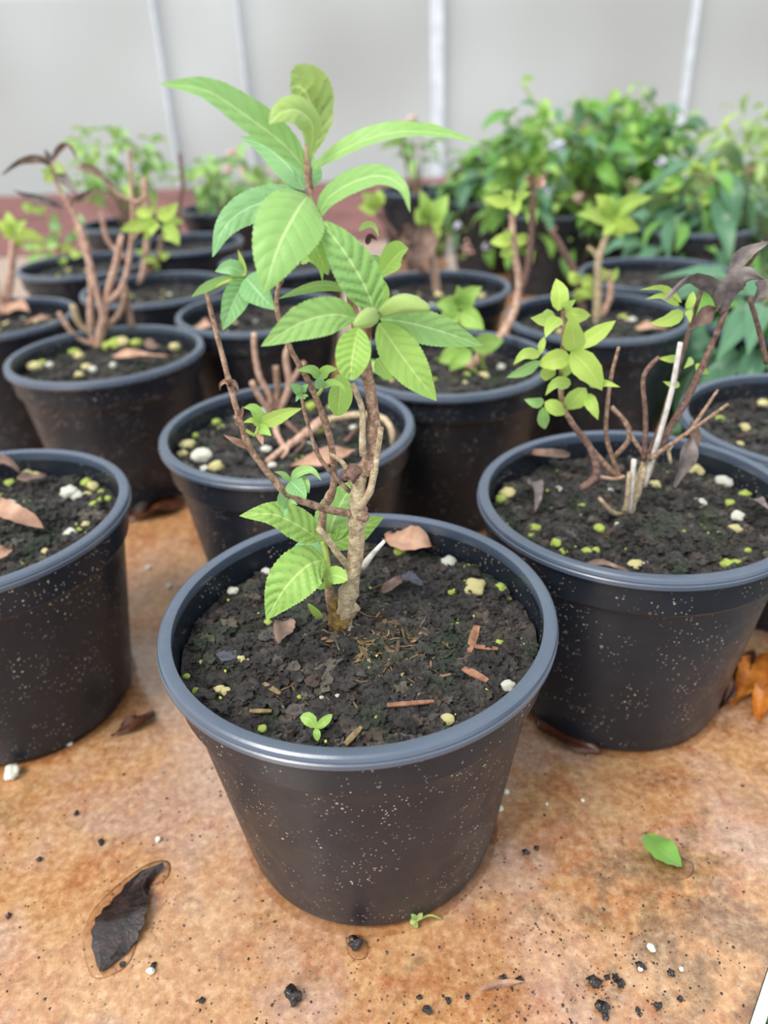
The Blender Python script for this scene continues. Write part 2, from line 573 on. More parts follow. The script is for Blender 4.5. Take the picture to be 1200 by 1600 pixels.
# the bench: a rust stained wet sheet; its front right corner is cut by the near edge
E0 = atz(1170, 1600, 0)
E1 = atz(1200, 1510, 0)
ed = (E1 - E0)[:2] / np.linalg.norm((E1 - E0)[:2])
nr = np.array([ed[1], -ed[0]])
PA = E0[:2] - ed * 0.35
PB = E0[:2] + ed * 1.55
BENCH_BACK = 2.48
poly = [(-2.2, PA[1]), tuple(PA), tuple(PB), (PB[0], BENCH_BACK), (-2.2, BENCH_BACK)]
v, f = prism(poly, -0.012, 0.0)
bench = empty('greenhouse_bench', (0, 0.6, FLOOR_Z), 'wet rust-stained orange bench the black pots stand on', 'bench')
obj('bench_top', v, f, M['bench'], bench, smooth=False)
q = [tuple(PA + nr * 0.0005), tuple(PB + nr * 0.0005), tuple(PB + nr * 0.0065), tuple(PA + nr * 0.0065)]
v, f = prism(q[::-1], -0.03, 0.004)
obj('edge_strip', v, f, M['edge'], bench, smooth=False)['label'] = 'white metal edge strip along the bench corner'
for (x, y) in ((-1.9, 0.2), (-0.4, 0.2), (0.55, 1.35), (-1.9, 2.2), (0.55, 2.2)):
    v, f = box_geo(x - 0.025, x + 0.025, y - 0.025, y + 0.025, FLOOR_Z, -0.012)
    obj('leg', v, f, M['steel'], bench, smooth=False)

bench2 = empty('back_bench', (0, 3.3, FLOOR_Z), 'dark red bench along the translucent back wall', 'bench')
v, f = box_geo(-4.2, 3.2, BENCH_BACK + 0.03, 4.22, -0.03, -0.002)
obj('bench_top', v, f, M['bench_red'], bench2, smooth=False)
for x in (-4, -1.5, 0.9, 3.0):
    for y in (2.45, 4.1):
        v, f = box_geo(x - 0.03, x + 0.03, y - 0.03, y + 0.03, FLOOR_Z, -0.03)
        obj('leg', v, f, M['steel'], bench2, smooth=False)

# ------------------------------------------------------------------ pots
SOIL_Z = POT_H - 0.021


def pot_meshes():
    H, R, B = POT_H, POT_R, POT_RB
    step = H - 0.031
    rs = R - 0.0048                       # wall radius under the lip
    def rad(z):                           # outer wall below the step
        return B + (rs - 0.0056 - B) * (z / step)
    outer = [(0.0, 0.004), (B - 0.012, 0.004), (B - 0.008, 0.0), (B - 0.003, 0.0008), (B, 0.005)]
    for z in (0.02, 0.045, 0.07, 0.1, 0.125, step - 0.004):
        outer.append((rad(z), z))
    outer += [(rad(step) + 0.0003, step - 0.0012), (rs - 0.0024, step), (rs - 0.0016, step + 0.0014), (rs, H - 0.008)]
    inner = [(rs - 0.0026, H - 0.008), (rs - 0.0040, step), (rs - 0.0068, step - 0.003), (rad(0.05) - 0.003, 0.05), (0, 0.05)]
    v, f = lathe(outer + inner)
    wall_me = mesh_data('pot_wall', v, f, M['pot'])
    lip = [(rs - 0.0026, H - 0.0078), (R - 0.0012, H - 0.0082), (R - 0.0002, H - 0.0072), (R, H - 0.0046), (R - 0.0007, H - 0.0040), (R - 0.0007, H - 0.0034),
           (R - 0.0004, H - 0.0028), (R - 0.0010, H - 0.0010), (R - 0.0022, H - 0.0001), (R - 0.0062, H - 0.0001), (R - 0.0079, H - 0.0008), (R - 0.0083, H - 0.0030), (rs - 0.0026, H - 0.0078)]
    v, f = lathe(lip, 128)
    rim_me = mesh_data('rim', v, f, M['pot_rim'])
    for me_ in (wall_me, rim_me):
        me_.set_sharp_from_angle(angle=math.radians(24))
    return wall_me, rim_me


POT_WALL, POT_RIM = pot_meshes()
POTS = [  # key, x, y, tag words, size
    ('front', -0.0170, 0.3484, 'black plastic pot at the front holding the tall leafy plant in focus'),
    ('right', 0.1760, 0.4704, 'black plastic pot at right with pruned twigs and a white cane'),
    ('left', -0.2941, 0.4828, 'black plastic pot cut by the left edge with white perlite and no stems'),
    ('mid', -0.0799, 0.6189, 'black plastic pot directly behind the front pot with trailing tan roots'),
    ('forked', -0.3090, 0.8617, 'black plastic pot at left with pale forked pinkish stems'),
    ('centre', 0.0730, 0.7810, 'black plastic pot right of the focused plant with a leaning forked stem'),
    ('rightback', 0.2690, 0.9290, 'black plastic pot behind the white cane with yellow-green topped stem'),
    ('rightedge', 0.3640, 0.5880, 'black plastic pot cut by the right edge behind the twiggy pot'),
    ('second', -0.1530, 1.0200, 'black plastic pot behind the trailing root pot with a tan leaf on soil'),
    ('leftedge', -0.5180, 1.0450, 'black plastic pot cut by the left edge behind the forked stem pot'),
    ('backleft', -0.3300, 1.1850, 'black plastic pot just behind the pale forked stems'),
    ('straight', 0.0840, 1.1090, 'black plastic pot behind the leaning stem with one straight pinkish stem'),
    ('farleft', -0.5070, 1.3930, 'black plastic pot far left with low green leaves'),
    ('farmid', -0.3620, 1.5660, 'black plastic pot far back in front of the red bench'),
    ('fargap', -0.1500, 1.3480, 'black plastic pot far back half hidden behind the big drooping leaf'),
    ('deepright', 0.4100, 1.1400, 'black plastic pot far right between the shrubs and the yellow-green stem'),
]
POT_AT = {}


def place_pot(key, x, y, label, scale=1.0, z=0.0, group='black nursery pots'):
    p = empty('plant_pot', (x, y, z), label, 'pot', group)
    rz = RND.uniform(0, 6.28)
    for nm, me in (('pot_wall', POT_WALL), ('rim', POT_RIM)):
        o = bpy.data.objects.new(nm, me)
        o.parent = p
        o.rotation_euler = (0, 0, rz)
        o.scale = (scale,) * 3
        link(o)
    POT_AT[key] = (x, y)
    return p


for row in POTS:
    place_pot(*row)


# ------------------------------------------------------------------ soil
def soil_h(x, y, seed):
    """height of the soil above SOIL_Z, x and y from the pot's centre"""
    p = Vector((x * 22 + seed, y * 22, seed))
    q = Vector((x * 75, y * 75 + seed, seed))
    r = math.hypot(x, y)
    h = 0.0045 * noise.noise(p) + 0.0032 * noise.noise(q) + 0.0016 * noise.noise(q * 2.7)
    return h + 0.006 * max(0, 1 - r / 0.06) - 0.0015


ICO = None


def ico():
    global ICO
    if ICO is None:
        t = (1 + 5 ** 0.5) / 2
        vv = np.array([(-1, t, 0), (1, t, 0), (-1, -t, 0), (1, -t, 0), (0, -1, t), (0, 1, t), (0, -1, -t), (0, 1, -t), (t, 0, -1), (t, 0, 1), (-t, 0, -1), (-t, 0, 1)], float)
        vv /= np.linalg.norm(vv[0])
        ff = [(0, 11, 5), (0, 5, 1), (0, 1, 7), (0, 7, 10), (0, 10, 11), (1, 5, 9), (5, 11, 4), (11, 10, 2), (10, 7, 6), (7, 1, 8), (3, 9, 4), (3, 4, 2), (3, 2, 6), (3, 6, 8), (3, 8, 9), (4, 9, 5), (2, 4, 11), (6, 2, 10), (8, 6, 7), (9, 8, 1)]
        ICO = vv, ff
    return ICO


def subdiv(v, f):
    v = [np.array(p) for p in v]
    cache = {}
    def midp(a, b):
        k = (min(a, b), max(a, b))
        if k not in cache:
            m = v[a] + v[b]
            v.append(m / np.linalg.norm(m))
            cache[k] = len(v) - 1
        return cache[k]
    out = []
    for a, b, c in f:
        ab, bc, ca = midp(a, b), midp(b, c), midp(c, a)
        out += [(a, ab, ca), (b, bc, ab), (c, ca, bc), (ab, bc, ca)]
    return np.array(v), out


def lump(size, rnd, level=0, squash=0.75, rough=0.35, freq=1.6):
    v, f = ico()
    for _ in range(level):
        v, f = subdiv(v, f)
    s = rnd.uniform(0, 99)
    d = np.array([1 + rough * noise.noise(Vector(p * freq) + Vector((s, 0, 0))) * 1.6 + 0.12 * noise.noise(Vector(p * 4.5) + Vector((0, s, 0))) for p in v])
    sc = np.array([size * rnd.uniform(0.8, 1.25), size * rnd.uniform(0.75, 1.1), size * squash])
    a = rnd.uniform(0, 6.28)
    R = np.array([[math.cos(a), -math.sin(a), 0], [math.sin(a), math.cos(a), 0], [0, 0, 1]])
    return (v * d[:, None] * sc) @ R.T, f


def soil_geo(seed, ring=46, seg=120, crumbs=1500, fibres=300):
    rnd = random.Random(seed)
    R = POT_R - 0.0098
    geos = []
    v, f = [], []
    for i in range(ring + 1):
        r = R * (i / ring)
        for k in range(seg):
            a = 2 * math.pi * k / seg
            x, y = r * math.cos(a), r * math.sin(a)
            v.append((x, y, soil_h(x, y, seed)))
    for i in range(ring):
        for k in range(seg):
            k2 = (k + 1) % seg
            f.append((i * seg + k, (i + 1) * seg + k, (i + 1) * seg + k2, i * seg + k2))
    geos.append((v, f))
    # variants of crumbs
    bank = [lump(1.0, rnd, 0, 0.7, 0.9, 2.2) for _ in range(24)]
    bank2 = [lump(1.0, rnd, 2, 0.62, 0.75, 2.0) for _ in range(20)]
    for _ in range(crumbs):
        s = 0.0005 + 0.0048 * rnd.random() ** 4.5
        r = (R - s) * math.sqrt(rnd.random())
        a = rnd.uniform(0, 6.28)
        x, y = r * math.cos(a), r * math.sin(a)
        bv, bf = rnd.choice(bank2 if s > 0.0022 else bank)
        geos.append((np.asarray(bv) * s + np.array([x, y, soil_h(x, y, seed) + s * 0.25]), bf))
    for _ in range(int(crumbs * 0.02)):
        s = rnd.uniform(0.003, 0.0068)
        r = (R - s) * math.sqrt(rnd.random())
        a = rnd.uniform(0, 6.28)
        x, y = r * math.cos(a), r * math.sin(a)
        bv, bf = rnd.choice(bank2)
        geos.append((np.asarray(bv) * s * np.array([1, 1, 0.7]) + np.array([x, y, soil_h(x, y, seed) + s * 0.05]), bf))
    for _ in range(fibres):
        r = (R - 0.008) * math.sqrt(rnd.random())
        a = rnd.uniform(0, 6.28)
        L = rnd.uniform(0.004, 0.014)
        b = rnd.uniform(0, 6.28)
        cv = rnd.uniform(-0.6, 0.6)
        w = rnd.uniform(0.0002, 0.0006)
        pts = []
        for k in range(4):
            t = k / 3 - 0.5
            bb = b + cv * t * 2
            x, y = r * math.cos(a) + L * t * math.cos(bb), r * math.sin(a) + L * t * math.sin(bb)
            if math.hypot(x, y) > R: 
                q = R / math.hypot(x, y)
                x, y = x * q, y * q
            pts.append((x, y, soil_h(x, y, seed) + 0.0012 + 0.0016 * (0.25 - t * t) * rnd.uniform(0, 3)))
        geos.append(tube_geo(pts, [w * 0.6, w, w, w * 0.4], 4))
    return merge(geos)


SOIL_ME = {}
SOIL_SEED = {}
for key, cr, fb in (('front', 5200, 520), ('right', 3400, 320), ('left', 2800, 240), ('generic', 1300, 60)):
    sd = {'front': 3, 'right': 11, 'left': 23, 'generic': 31}[key]
    v, f = soil_geo(sd, 64 if key != 'generic' else 36, 160 if key != 'generic' else 80, cr, fb)
    SOIL_ME[key] = mesh_data('potting_soil', v, f, M['soil'], smooth=False)
    SOIL_SEED[key] = sd


def sseed(key):
    return SOIL_SEED.get(key, SOIL_SEED['generic'])


def soil_z(key, X, Y):
    x, y = POT_AT[key]
    return SOIL_Z + soil_h(X - x, Y - y, sseed(key))


def on_soil(key, px, py, lift=0.0):
    p = atz(px, py, SOIL_Z)
    for _ in range(3):
        p = atz(px, py, soil_z(key, p[0], p[1]) + lift)
    return p


SOIL_WHERE = {
    'front': 'in the front pot around the focused plant', 'right': 'in the pot with the white cane',
    'left': 'in the pot cut by the left edge in the foreground', 'mid': 'under the trailing tan roots behind the front pot',
    'forked': 'under the pale forked stems at left', 'centre': 'under the leaning forked stem right of centre',
    'rightback': 'behind the white cane under the yellow-green topped stem', 'rightedge': 'in the pot cut by the right edge',
    'second': 'in the pot behind the trailing root pot', 'leftedge': 'in the far pot cut by the left edge',
    'backleft': 'in the pot just behind the forked stems', 'straight': 'around the single straight pinkish stem',
    'farleft': 'in the far left pot with low green leaves', 'farmid': 'in the pot by the red bench',
    'fargap': 'in the far pot behind the big drooping leaf', 'deepright': 'in the far right pot before the shrubs'}
for key, x, y, lb in POTS:
    me = SOIL_ME.get(key, SOIL_ME['generic'])
    o = inst('potting_soil', me, None, (x, y, SOIL_Z))
    tag(o, 'dark crumbly potting soil ' + SOIL_WHERE[key], 'soil', kind='stuff')


# ------------------------------------------------------------------ leaves and stems
def leaf_geo(spine, half, roll=0.0, fold=0.25, nseg=16, nc=3, twist=0.0, cup=0.0, prof='ovate', serr=0.03, vein=0.05, wav=0.0, seed=0.0, face=None):
    """blade around a midrib; spine is a list of 3D points, half the half width in metres"""
    sp = catmull(spine, nseg + 1)
    T = np.gradient(sp, axis=0)
    T /= np.linalg.norm(T, axis=1)[:, None] + 1e-12
    v, uv, f = [], [], []
    cols = 2 * nc + 1
    for i in range(nseg + 1):
        s = i / nseg
        P = sp[i]
        V = (CAM if face is None else P + np.asarray(face)) - P
        N = V - np.dot(V, T[i]) * T[i]
        ln = np.linalg.norm(N)
        N = N / ln if ln > 1e-6 else np.array([0, 0, 1.0])
        S = np.cross(T[i], N)
        a = roll + twist * s
        S, N = S * math.cos(a) + N * math.sin(a), N * math.cos(a) - S * math.sin(a)
        if prof == 'ovate':
            w = math.sin(math.pi * min(1, s ** 0.78)) ** 0.85 if s < 1 else 0
            w = max(w * (1 - 0.18 * s), 0.03 if s < 0.12 else 0.012)
        elif prof == 'lance':
            w = max(math.sin(math.pi * s ** 0.9) ** 1.0, 0.05 if s < 0.2 else 0.015)
        elif prof == 'obovate':
            w = max(math.sin(math.pi * s ** 1.35) ** 0.9, 0.06 if s < 0.3 else 0.02)
        elif prof == 'spoon':
            w = max(math.sin(math.pi * s ** 1.7) ** 0.6, 0.10 if s < 0.5 else 0.02)
        else:
            w = max(math.sin(math.pi * s) ** 0.6, 0.05)
        w *= half
        for k in range(cols):
            t = (k - nc) / nc
            e = abs(t)
            ww = w * (1 + (serr * (1 if (i % 2) else -1) if e > 0.99 else 0))
            ph = (s * 8 - e * 1.6) % 1.0
            bump = -math.exp(-(min(ph, 1 - ph) / 0.16) ** 2) * vein * half * (1 if 0.05 < e < 0.98 else 0.3) * min(1, w / half * 1.5)
            z = w * e * math.sin(fold) - cup * w * e * e + bump - (0.06 * half * (1 - e) if e < 0.2 else 0) * min(1, w / half)
            z += wav * half * math.sin(s * 9 + seed + t * 2) * e
            v.append(P + S * (ww * t * math.cos(fold)) + N * z)
            uv.append((s, t * 0.5 + 0.5))
    for i in range(nseg):
        for k in range(cols - 1):
            a = i * cols + k
            f.append((a, a + 1, a + cols + 1, a + cols))
    return v, f, uv


def P3(pt, Y):
    """(px, py) or (px, py, dy) -> world point near depth Y"""
    return aty(pt[0], pt[1], Y + (pt[2] if len(pt) > 2 else 0.0))


def leaf(parent, pts, wpx, Y, mat='leaf', name='leaf', **kw):
    sp = [P3(p, Y) for p in pts]
    mid = sp[len(sp) // 2]
    half = px_size(wpx, mid) / 2
    v, f, uv = leaf_geo(sp, half, **kw)
    return obj(name, v, f, M[mat], parent, uv)


def stem(parent, pts, rpx, Y, mat='bark', name='stem', n=None, rough=0.22, sides=9, nodes=()):
    sp = [P3(p, Y) for p in pts]
    L = sum(np.linalg.norm(sp[i + 1] - sp[i]) for i in range(len(sp) - 1))
    n = n or max(6, int(L / 0.0035))
    path = catmull(sp, n)
    r0, r1 = (rpx, rpx) if isinstance(rpx, (int, float)) else rpx
    rr = []
    for i in range(n):
        s = i / (n - 1)
        r = r0 + (r1 - r0) * s
        for q in nodes:
            r *= 1 + 0.35 * math.exp(-((s - q) / 0.02) ** 2)
        rr.append(px_size(r, path[i]))
    v, f = tube_geo(path, rr, sides, rough, RND.uniform(0, 50))
    return obj(name, v, f, M[mat], parent)


# ------------------------------------------------------------------ the plant in focus
base = on_soil('front', 538, 985)
Y0 = base[1]
plant = empty('potted_shrub', tuple(base), 'tall young shrub with fresh green leaves in focus in the front pot', 'plant', 'young shrubs in pots')
trunk = stem(plant, [(534, 998, 0.0), (540, 950), (549, 905), (556, 860), (558, 800), (560, 765), (557, 738)], (14, 12), Y0, 'bark_pale', 'trunk', nodes=(0.3, 0.72, 0.97))
stem(plant, [(558, 745), (572, 727), (585, 700), (583, 645), (575, 590), (568, 540), (553, 485), (543, 440, 0.004), (518, 392, 0.006), (492, 345, 0.002), (484, 295), (480, 258), (481, 225)], (11, 4.5), Y0, 'bark', 'main_stem', nodes=(0.17, 0.5, 0.78, 0.93))
stem(plant, [(518, 955, 0.006), (511, 900, 0.010), (503, 830, 0.012), (508, 792, 0.012), (521, 760, 0.010), (519, 702, 0.008), (503, 645, 0.004), (480, 592), (459, 555, -0.002), (443, 520), (432, 478), (436, 442, 0.002)], (7, 4), Y0, 'bark', 'main_stem', nodes=(0.38, 0.62))
stem(plant, [(546, 768, 0.002), (517, 738), (497, 710), (481, 663, -0.002), (474, 635, -0.003), (470, 612, -0.004)], (4, 2.5), Y0, 'bark', 'branch', nodes=(0.5,))
stem(plant, [(558, 804), (520, 798, -0.004), (480, 786, -0.008), (454, 776, -0.012), (436, 759, -0.014), (394, 706, -0.018), (376, 660, -0.020), (360, 604, -0.020), (346, 550, -0.018), (333, 500, -0.016), (322, 453, -0.014)], (6.5, 3.6), Y0, 'bark', 'branch', nodes=(0.33, 0.52, 0.72))
stem(plant, [(568, 712), (566, 680), (567, 645), (561, 625), (551, 600)], (6, 4.5), Y0 - 0.004, 'bark_pale', 'twig_stub')
stem(plant, [(560, 795), (577, 770), (584, 740), (590, 706), (595, 668)], (6.5, 4.5), Y0 - 0.003, 'bark_pale', 'twig_stub', nodes=(0.5, 0.97))
stem(plant, [(566, 886), (580, 868, -0.006), (600, 846, -0.012)], (6, 3), Y0, 'cane', 'twig_stub')
stem(plant, [(551, 893), (530, 868, -0.006), (509, 838, -0.010), (497, 825, -0.012)], (6, 5), Y0, 'bark_pale', 'twig_stub')
stem(plant, [(545, 736), (531, 718), (514, 709)], (5, 2.5), Y0, 'bark_pale', 'twig_stub')
stem(plant, [(512, 915, -0.002), (511, 880, -0.004), (508, 858, -0.005), (503, 842, -0.005)], (7, 5), Y0, 'green_stem', 'shoot')
# swollen root crown and knots
for (x, y, s, m_, dy) in ((530, 972, 20, 'root', 0.0), (546, 950, 13, 'bark_pale', 0.0), (524, 948, 12, 'root', 0.004), (553, 738, 13, 'bark_dark', -0.002), (575, 727, 13, 'bark', 0), (541, 742, 8, 'bark_dark', -0.002), (563, 803, 13, 'bark', 0)):
    c = P3((x, y, dy), Y0)
    gv, gf = lump(px_size(s, c), RND, 2, 1.15, 0.4)
    obj('knot', gv + c, gf, M[m_], trunk)

LV = [  # points base -> tip, width px, material, options
    # top
    ([(478, 266), (445, 226, -0.004), (385, 180, -0.010), (320, 140, -0.016), (248, 131, -0.020)], 64, 'leaf', dict(roll=-0.55, fold=0.22, vein=0.06)),
    ([(476, 296), (452, 262, 0.012), (418, 232, 0.026), (376, 213, 0.036)], 46, 'leaf_blue_shade', dict(roll=0.15, fold=0.15)),
    ([(478, 294, 0.004), (478, 262, 0.016), (462, 226, 0.022)], 52, 'leaf_blue_shade', dict(roll=-0.2, fold=0.2)),
    ([(486, 265), (520, 243, -0.004), (567, 219, -0.008), (625, 205, -0.010), (690, 208, -0.010), (750, 224, -0.010)], 44, 'leaf', dict(roll=0.85, fold=0.22)),
    ([(498, 340), (510, 312, -0.006), (545, 287, -0.012), (592, 274, -0.018), (628, 292, -0.026), (641, 332, -0.030)], 44, 'leaf', dict(roll=0.75, twist=-0.55, fold=0.12, nseg=20)),
    ([(482, 305), (465, 328, -0.014), (438, 378, -0.026), (421, 428, -0.032), (412, 460, -0.032)], 116, 'leaf', dict(roll=-0.12, fold=0.16, cup=0.25, vein=0.035, nseg=22)),
    ([(474, 304, 0.002), (432, 310, 0.004), (384, 326, 0.002), (350, 356, -0.004), (332, 402, -0.006)], 62, 'leaf_blue_shade', dict(roll=-0.5, fold=0.12, cup=0.2)),
    ([(482, 252), (489, 222), (492, 192, 0.003), (488, 172, 0.006), (479, 148, 0.004), (467, 136, -0.004), (453, 138, -0.010)], 88, 'leaf_young', dict(roll=0.1, fold=0.36, cup=0.25, prof='spoon', vein=0.09)),
    ([(482, 250, -0.004), (489, 215, -0.006), (486, 190, -0.009), (464, 172, -0.014), (438, 176, -0.018), (420, 194, -0.020)], 52, 'leaf_young', dict(roll=-0.5, fold=0.3, cup=0.4, prof='obovate')),
    # middle
    ([(586, 486, -0.014), (566, 440, -0.016), (538, 394, -0.016), (512, 360, -0.012), (494, 346, -0.008)], 76, 'leaf', dict(roll=0.1, fold=0.24, vein=0.11, nseg=24)),
    ([(488, 352), (494, 385, -0.006), (503, 408, -0.007), (513, 430, -0.006)], 46, 'leaf_bright', dict(roll=0.3, fold=0.2)),
    ([(470, 412, 0.01), (485, 404, 0.006), (500, 418, 0.002), (504, 441, 0)], 16, 'leaf_bright', dict(roll=0.5, fold=0.2)),
    ([(588, 440, 0.004), (606, 415, 0.002), (624, 395, -0.002), (638, 388, -0.008)], 44, 'leaf_bright', dict(roll=0.35, fold=0.35, prof='obovate')),
    ([(560, 360, 0.004), (572, 352), (584, 354, -0.004), (592, 370, -0.008)], 13, 'leaf_bright', dict(roll=0.6, fold=0.2)),
    ([(586, 488, -0.002), (588, 462, 0.004), (582, 440, 0.010), (570, 424, 0.012)], 48, 'leaf_bright', dict(roll=0.2, fold=0.2)),
    ([(578, 400, 0.01), (590, 412, 0.008), (597, 428, 0.006)], 20, 'leaf', dict(roll=0.2)),
    ([(544, 455), (515, 446, -0.002), (480, 450, -0.004), (434, 467, -0.006)], 25, 'leaf', dict(roll=0.75, fold=0.12)),
    # whorl facing the camera
    ([(556, 498, -0.022), (520, 492, -0.026), (470, 505, -0.030), (408, 541, -0.034)], 66, 'leaf', dict(roll=0.12, fold=0.14, vein=0.06, nseg=20)),
    ([(560, 512, -0.024), (554, 540, -0.030), (549, 570, -0.034), (549, 594, -0.034)], 56, 'leaf_bright', dict(roll=0.0, fold=0.2, vein=0.08, prof='blunt')),
    ([(592, 505, -0.020), (620, 545, -0.022), (650, 586, -0.024), (682, 626, -0.022)], 68, 'leaf_bright', dict(roll=0.05, fold=0.18, vein=0.05, nseg=20)),
    ([(594, 498, -0.018), (640, 505, -0.018), (695, 520, -0.018), (754, 540, -0.014)], 58, 'leaf', dict(roll=-0.18, fold=0.14, vein=0.06, nseg=20)),
    ([(588, 560, 0.004), (598, 575, 0.004), (612, 594, 0.004)], 30, 'leaf_bright', dict(roll=0.2)),
    # low shoot
    ([(507, 874, -0.006), (480, 884, -0.016), (446, 918, -0.024), (416, 968, -0.026)], 84, 'leaf_bright', dict(roll=-0.1, fold=0.2, vein=0.09, nseg=22, cup=0.1)),
    ([(500, 843, -0.006), (465, 820, -0.012), (425, 803, -0.016), (374, 806, -0.018)], 58, 'leaf_bright', dict(roll=-0.25, fold=0.2, vein=0.12, nseg=22)),
    ([(504, 868, 0.002), (488, 858, 0.010), (470, 858, 0.016), (452, 872, 0.018)], 34, 'leaf_blue_shade', dict(roll=-0.3, fold=0.15)),
    ([(512, 850, 0.012), (520, 815, 0.018), (536, 780, 0.024), (558, 748, 0.028)], 66, 'leaf', dict(roll=0.25, fold=0.2, vein=0.06)),
    ([(514, 852, 0.010), (545, 838, 0.012), (575, 820, 0.014), (600, 808, 0.014)], 46, 'leaf_bright', dict(roll=0.1, fold=0.25, vein=0.1)),
    ([(511, 903, -0.006), (524, 899, -0.010), (543, 906, -0.014)], 30, 'leaf_bright', dict(roll=0.1, fold=0.15, prof='blunt')),
    ([(508, 912, -0.006), (500, 916, -0.010), (492, 912, -0.012)], 13, 'leaf_bright', {}),
    ([(504, 846, -0.008), (500, 838, -0.010), (498, 824, -0.012)], 16, 'leaf_young', {}),
    ([(505, 846, -0.004), (510, 838, -0.004), (518, 834, -0.003)], 12, 'leaf_bright', {}),
    # left branch clusters
    ([(407, 662, -0.018), (425, 655, -0.022), (448, 645, -0.024), (472, 638, -0.024)], 27, 'leaf_yellow', dict(roll=-0.2)),
    ([(404, 660, -0.018), (402, 646, -0.02), (394, 637, -0.02), (380, 637, -0.02)], 22, 'leaf_bright', dict(roll=-0.3)),
    ([(404, 664, -0.018), (395, 657, -0.022), (380, 660, -0.024)], 13, 'leaf_yellow', dict(roll=-0.3)),
    ([(403, 672, -0.018), (412, 672, -0.022), (424, 681, -0.026)], 20, 'leaf_bright', dict(roll=0.1)),
    ([(403, 676, -0.018), (407, 684, -0.022), (411, 697, -0.024)], 12, 'dead_tan', {}),
    ([(453, 752, -0.012), (442, 740, -0.016), (428, 737, -0.018)], 12, 'leaf', dict(roll=0.4)),
    ([(454, 750, -0.012), (468, 738, -0.016), (488, 736, -0.02), (502, 751, -0.022)], 20, 'leaf', dict(roll=0.5)),
    ([(453, 752, -0.014), (462, 760, -0.02), (472, 770, -0.024), (478, 780, -0.026)], 36, 'leaf_blue_shade', dict(roll=0.0, vein=0.08)),
    ([(470, 746, -0.014), (478, 756, -0.02), (483, 771, -0.022)], 16, 'leaf', {}),
    ([(447, 788, -0.014), (440, 780, -0.018), (437, 768, -0.02)], 19, 'leaf_blue_shade', {}),
    ([(447, 788, -0.014), (456, 784, -0.018), (465, 789, -0.02)], 11, 'leaf', {}),
    ([(446, 789, -0.014), (445, 798, -0.018), (445, 810, -0.02)], 10, 'leaf_blue_shade', {}),
    # cluster at the top of the left branch
    ([(386, 430, -0.012), (352, 436, -0.014), (322, 448, -0.016), (299, 464, -0.02)], 17, 'leaf', dict(roll=0.4, prof='obovate')),
    ([(382, 428, -0.012), (362, 418, -0.014), (336, 424, -0.014)], 28, 'leaf_blue_shade', dict(roll=-0.2)),
    ([(384, 428, -0.012), (378, 410, -0.012), (372, 390, -0.012)], 10, 'leaf_yellow', {}),
    ([(384, 436, -0.014), (370, 462, -0.02), (358, 490, -0.026), (348, 516, -0.028)], 46, 'leaf_blue_shade', dict(roll=0.1, vein=0.06)),
    ([(384, 434, -0.016), (396, 448, -0.022), (412, 466, -0.028), (429, 484, -0.03)], 54, 'leaf_blue_shade', dict(roll=-0.1, vein=0.06)),
    # small clusters on the middle stems
    ([(500, 590, -0.004), (486, 578, -0.01), (464, 579, -0.014)], 19, 'leaf', dict(roll=-0.3)),
    ([(500, 590, -0.004), (512, 578, -0.008), (527, 577, -0.010)], 20, 'leaf_bright', dict(roll=0.2)),
    ([(503, 606, -0.006), (500, 596, -0.012), (502, 584, -0.014)], 22, 'leaf_blue_shade', {}),
    ([(503, 605, -0.006), (518, 598, -0.012), (532, 602, -0.016), (541, 613, -0.018)], 14, 'leaf_bright', dict(roll=0.4)),
    ([(528, 585, 0.012), (532, 606, 0.010), (530, 630, 0.010), (527, 650, 0.010)], 40, 'leaf_bright', dict(roll=0.1, fold=0.35, prof='blunt')),
    ([(471, 613, -0.006), (462, 606, -0.010), (452, 599, -0.012)], 18, 'leaf_blue_shade', {}),
    ([(471, 613, -0.006), (476, 605, -0.008), (482, 600, -0.008)], 13, 'leaf_blue_shade', {}),
    ([(472, 615, -0.006), (466, 620, -0.010), (462, 628, -0.012)], 10, 'leaf_blue_shade', {}),
    ([(472, 622, -0.006), (478, 618, -0.008), (482, 620, -0.008)], 9, 'leaf', {}),
    # dry bracts
    ([(384, 698, -0.02), (370, 690, -0.024), (358, 684, -0.026), (349, 679, -0.026)], 14, 'dead_tan', dict(fold=0.6, wav=0.3)),
    ([(362, 604, -0.02), (354, 596, -0.026), (345, 600, -0.028), (344, 610, -0.028)], 13, 'dead_tan', dict(fold=0.7, wav=0.4)),
    ([(360, 600, -0.02), (366, 598, -0.026), (371, 608, -0.028), (370, 618, -0.028)], 11, 'dead', dict(fold=0.7, wav=0.4)),
    ([(374, 652, -0.02), (378, 642, -0.024), (379, 634, -0.026)], 10, 'dead_tan', dict(fold=0.6)),
    ([(376, 664, -0.02), (370, 660, -0.024), (368, 652, -0.026)], 10, 'dead_tan', dict(fold=0.6)),
    ([(572, 380, 0.006), (580, 370, 0.004), (590, 376, 0.002)], 16, 'dead', dict(fold=0.8, wav=0.4)),
    ([(436, 446, 0.002), (440, 434, 0.0), (434, 424, 0.0)], 12, 'dead', dict(fold=0.7, wav=0.3)),
]
for pts, w, mt, kw in LV:
    kw = dict(kw)
    nm = 'leaf' if not mt.startswith('dead') else 'dry_bract'
    kw['nseg'] = 48 if w > 30 else 14
    kw.setdefault('nc', 6 if w > 30 else 2)
    kw.setdefault('serr', 0.022 if w > 30 else 0.03)
    kw['vein'] = kw.get('vein', 0.05) * (1.8 if w > 30 else 1)
    o = leaf(plant, pts, w, Y0, mt, nm, seed=RND.uniform(0, 6), **kw)
    if mt in ('leaf_young',): o['label'] = 'cupped young yellow-green leaf'
stem(plant, [(322, 454, -0.014), (345, 444, -0.014), (385, 429, -0.012)], (4, 3), Y0, 'green_stem', 'leaf_stalk')
